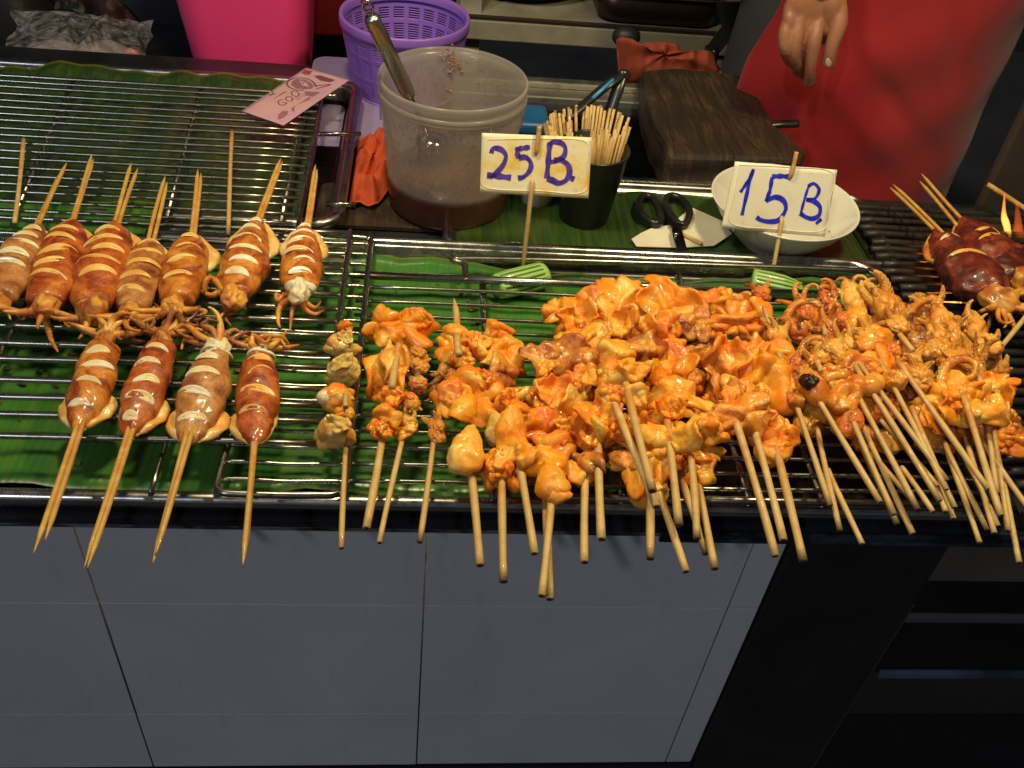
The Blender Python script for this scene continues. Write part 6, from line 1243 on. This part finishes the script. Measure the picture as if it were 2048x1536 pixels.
for s_ in (-1, 1): obj('eye', blob((px + s_ * .03, py - .1, .77), (.012, .006, .006), seg=12, rings=8), dk, seller)
obj('mouth', blob((px, py - .1, .705), (.022, .006, .004), seg=12, rings=8), simple('lips', (.35, .12, .10), .5), seller)
gc = simple('grey_fabric', (.060, .064, .070), .85, 0, (.045, .046, .050), 9, bumpd=.001)
def ell(z, rx, ry, cx=0, cy=0, n=40): return [(px + cx + rx * math.cos(a) * (1 + .01 * math.sin(5 * a + z * 30)), py + cy + ry * math.sin(a) * (1 + .015 * math.sin(4 * a + z * 20)), z) for a in np.linspace(0, 2 * math.pi, n, endpoint=False)]
obj('shirt', loft([ell(z, rx, ry) for z, rx, ry in ((.02, .165, .145), (.10, .163, .142), (.22, .16, .14), (.36, .175, .14), (.48, .185, .13), (.54, .15, .10), (.575, .07, .07))], False), gc, seller)
obj('trousers', join(loft([ell(z, rx, ry) for z, rx, ry in ((.03, .163, .140), (-.06, .168, .142), (-.14, .17, .14))], False), loft([ell(z, rx, .10, -.09) for z, rx in ((-.12, .105), (-.4, .085), (ZF + .07, .065))], False), loft([ell(z, rx, .10, .09) for z, rx in ((-.12, .105), (-.4, .085), (ZF + .07, .065))], False)), gc, seller)
obj('sleeve', join(tube(bez([sh_l + np.array([.05, 0, .02]), sh_l, el_l, (el_l * .4 + H_(1680, -230, .07) * .6)], 24), .056, 20), tube(bez([(px + .1, py, .52), (px + .19, py, .50), (px + .24, py - .02, .26)], 16), .056, 20)), gc, seller)
# apron with soft creases
ap, nt, b = newmat('red_apron_cloth'); co = pos(nt); nt.links.new(ramp(nt, noise(nt, co, 7, 3), [(.3, (.40, .008, .013)), (.7, (.32, .006, .011))]), b.inputs['Base Color']); setp(b, Roughness=.75)
b.inputs['Sheen Weight'].default_value = .15; bump(nt, b, noise(nt, pos(nt, (1, 1, 1)), 900, 2), .3, .0004)
nU, nV = 70, 60; G = np.zeros((nV, nU, 3)); ya_ = .622
def xe(z, side):
    if side < 0: return float(np.interp(z, [-.35, -.05, .05, .09, .16, .4], [.445, .440, .428, .432, .455, .485]))
    return float(np.interp(z, [-.35, -.08, .18, .4], [.80, .795, .800, .81]))
for i in range(nV):
    z = -.35 + .80 * i / (nV - 1); x0_, x1_ = xe(z, -1), xe(z, 1)
    for j in range(nU):
        u = j / (nU - 1); x = x0_ + (x1_ - x0_) * u; cu = .075 * abs(2 * u - 1) ** 3.0
        y = ya_ + cu - .020 * math.sin(math.pi * u) * math.exp(-((z - .22) / .2) ** 2)
        d1 = (x - .60) * .8 + (z - .09) * 1.0; y += .008 * math.exp(-(d1 / .016) ** 2) * math.exp(-((x - .60) / .07) ** 2)
        d2 = (x - .585) * .75 + (z - .045) * 1.; y -= .006 * math.exp(-(d2 / .018) ** 2) * math.exp(-((x - .59) / .08) ** 2)
        d3 = (x - .66) * 1.0 + (z - .17) * .4; y += .007 * math.exp(-(d3 / .014) ** 2) * math.exp(-((z - .17) / .05) ** 2)
        d4 = (x - .49) + (z - .03) * .6; y += .006 * math.exp(-(d4 / .014) ** 2) * math.exp(-((z - .03) / .05) ** 2)
        y += .0030 * math.sin(x * 32 + z * 18) + .002 * math.sin(z * 50 - x * 25)
        G[i, j] = (x, y, z)
obj('apron', shell(G, .0014), ap, seller)

# faint smoke over the grill
smk, nt, b = newmat('grill_smoke'); nt.nodes.remove(b); out = nt.nodes['Material Output']; vs = node(nt, 'ShaderNodeVolumePrincipled'); vs.inputs['Color'].default_value = (.85, .87, .9, 1)
co = pos(nt, (1, 1, .5)); dd = ramp(nt, noise(nt, co, 4, 2, .5, .3), [(.35, 0.), (.75, 1.)]); mm_ = node(nt, 'ShaderNodeMath', operation='MULTIPLY'); mm_.inputs[1].default_value = .13; nt.links.new(dd, mm_.inputs[0]); nt.links.new(mm_.outputs[0], vs.inputs['Density']); nt.links.new(vs.outputs[0], out.inputs['Volume'])
sk_ = obj('smoke', blob((.66, .42, .24), (.20, .17, .22), seg=24, rings=16), smk); tag(sk_, 'thin grey smoke drifting up from the grill', 'smoke', kind='stuff')
SC.cycles.volume_step_rate = 4; SC.cycles.volume_max_steps = 64
SC.cycles.use_denoising = True
SC.cycles.max_bounces = 8; SC.cycles.transparent_max_bounces = 12
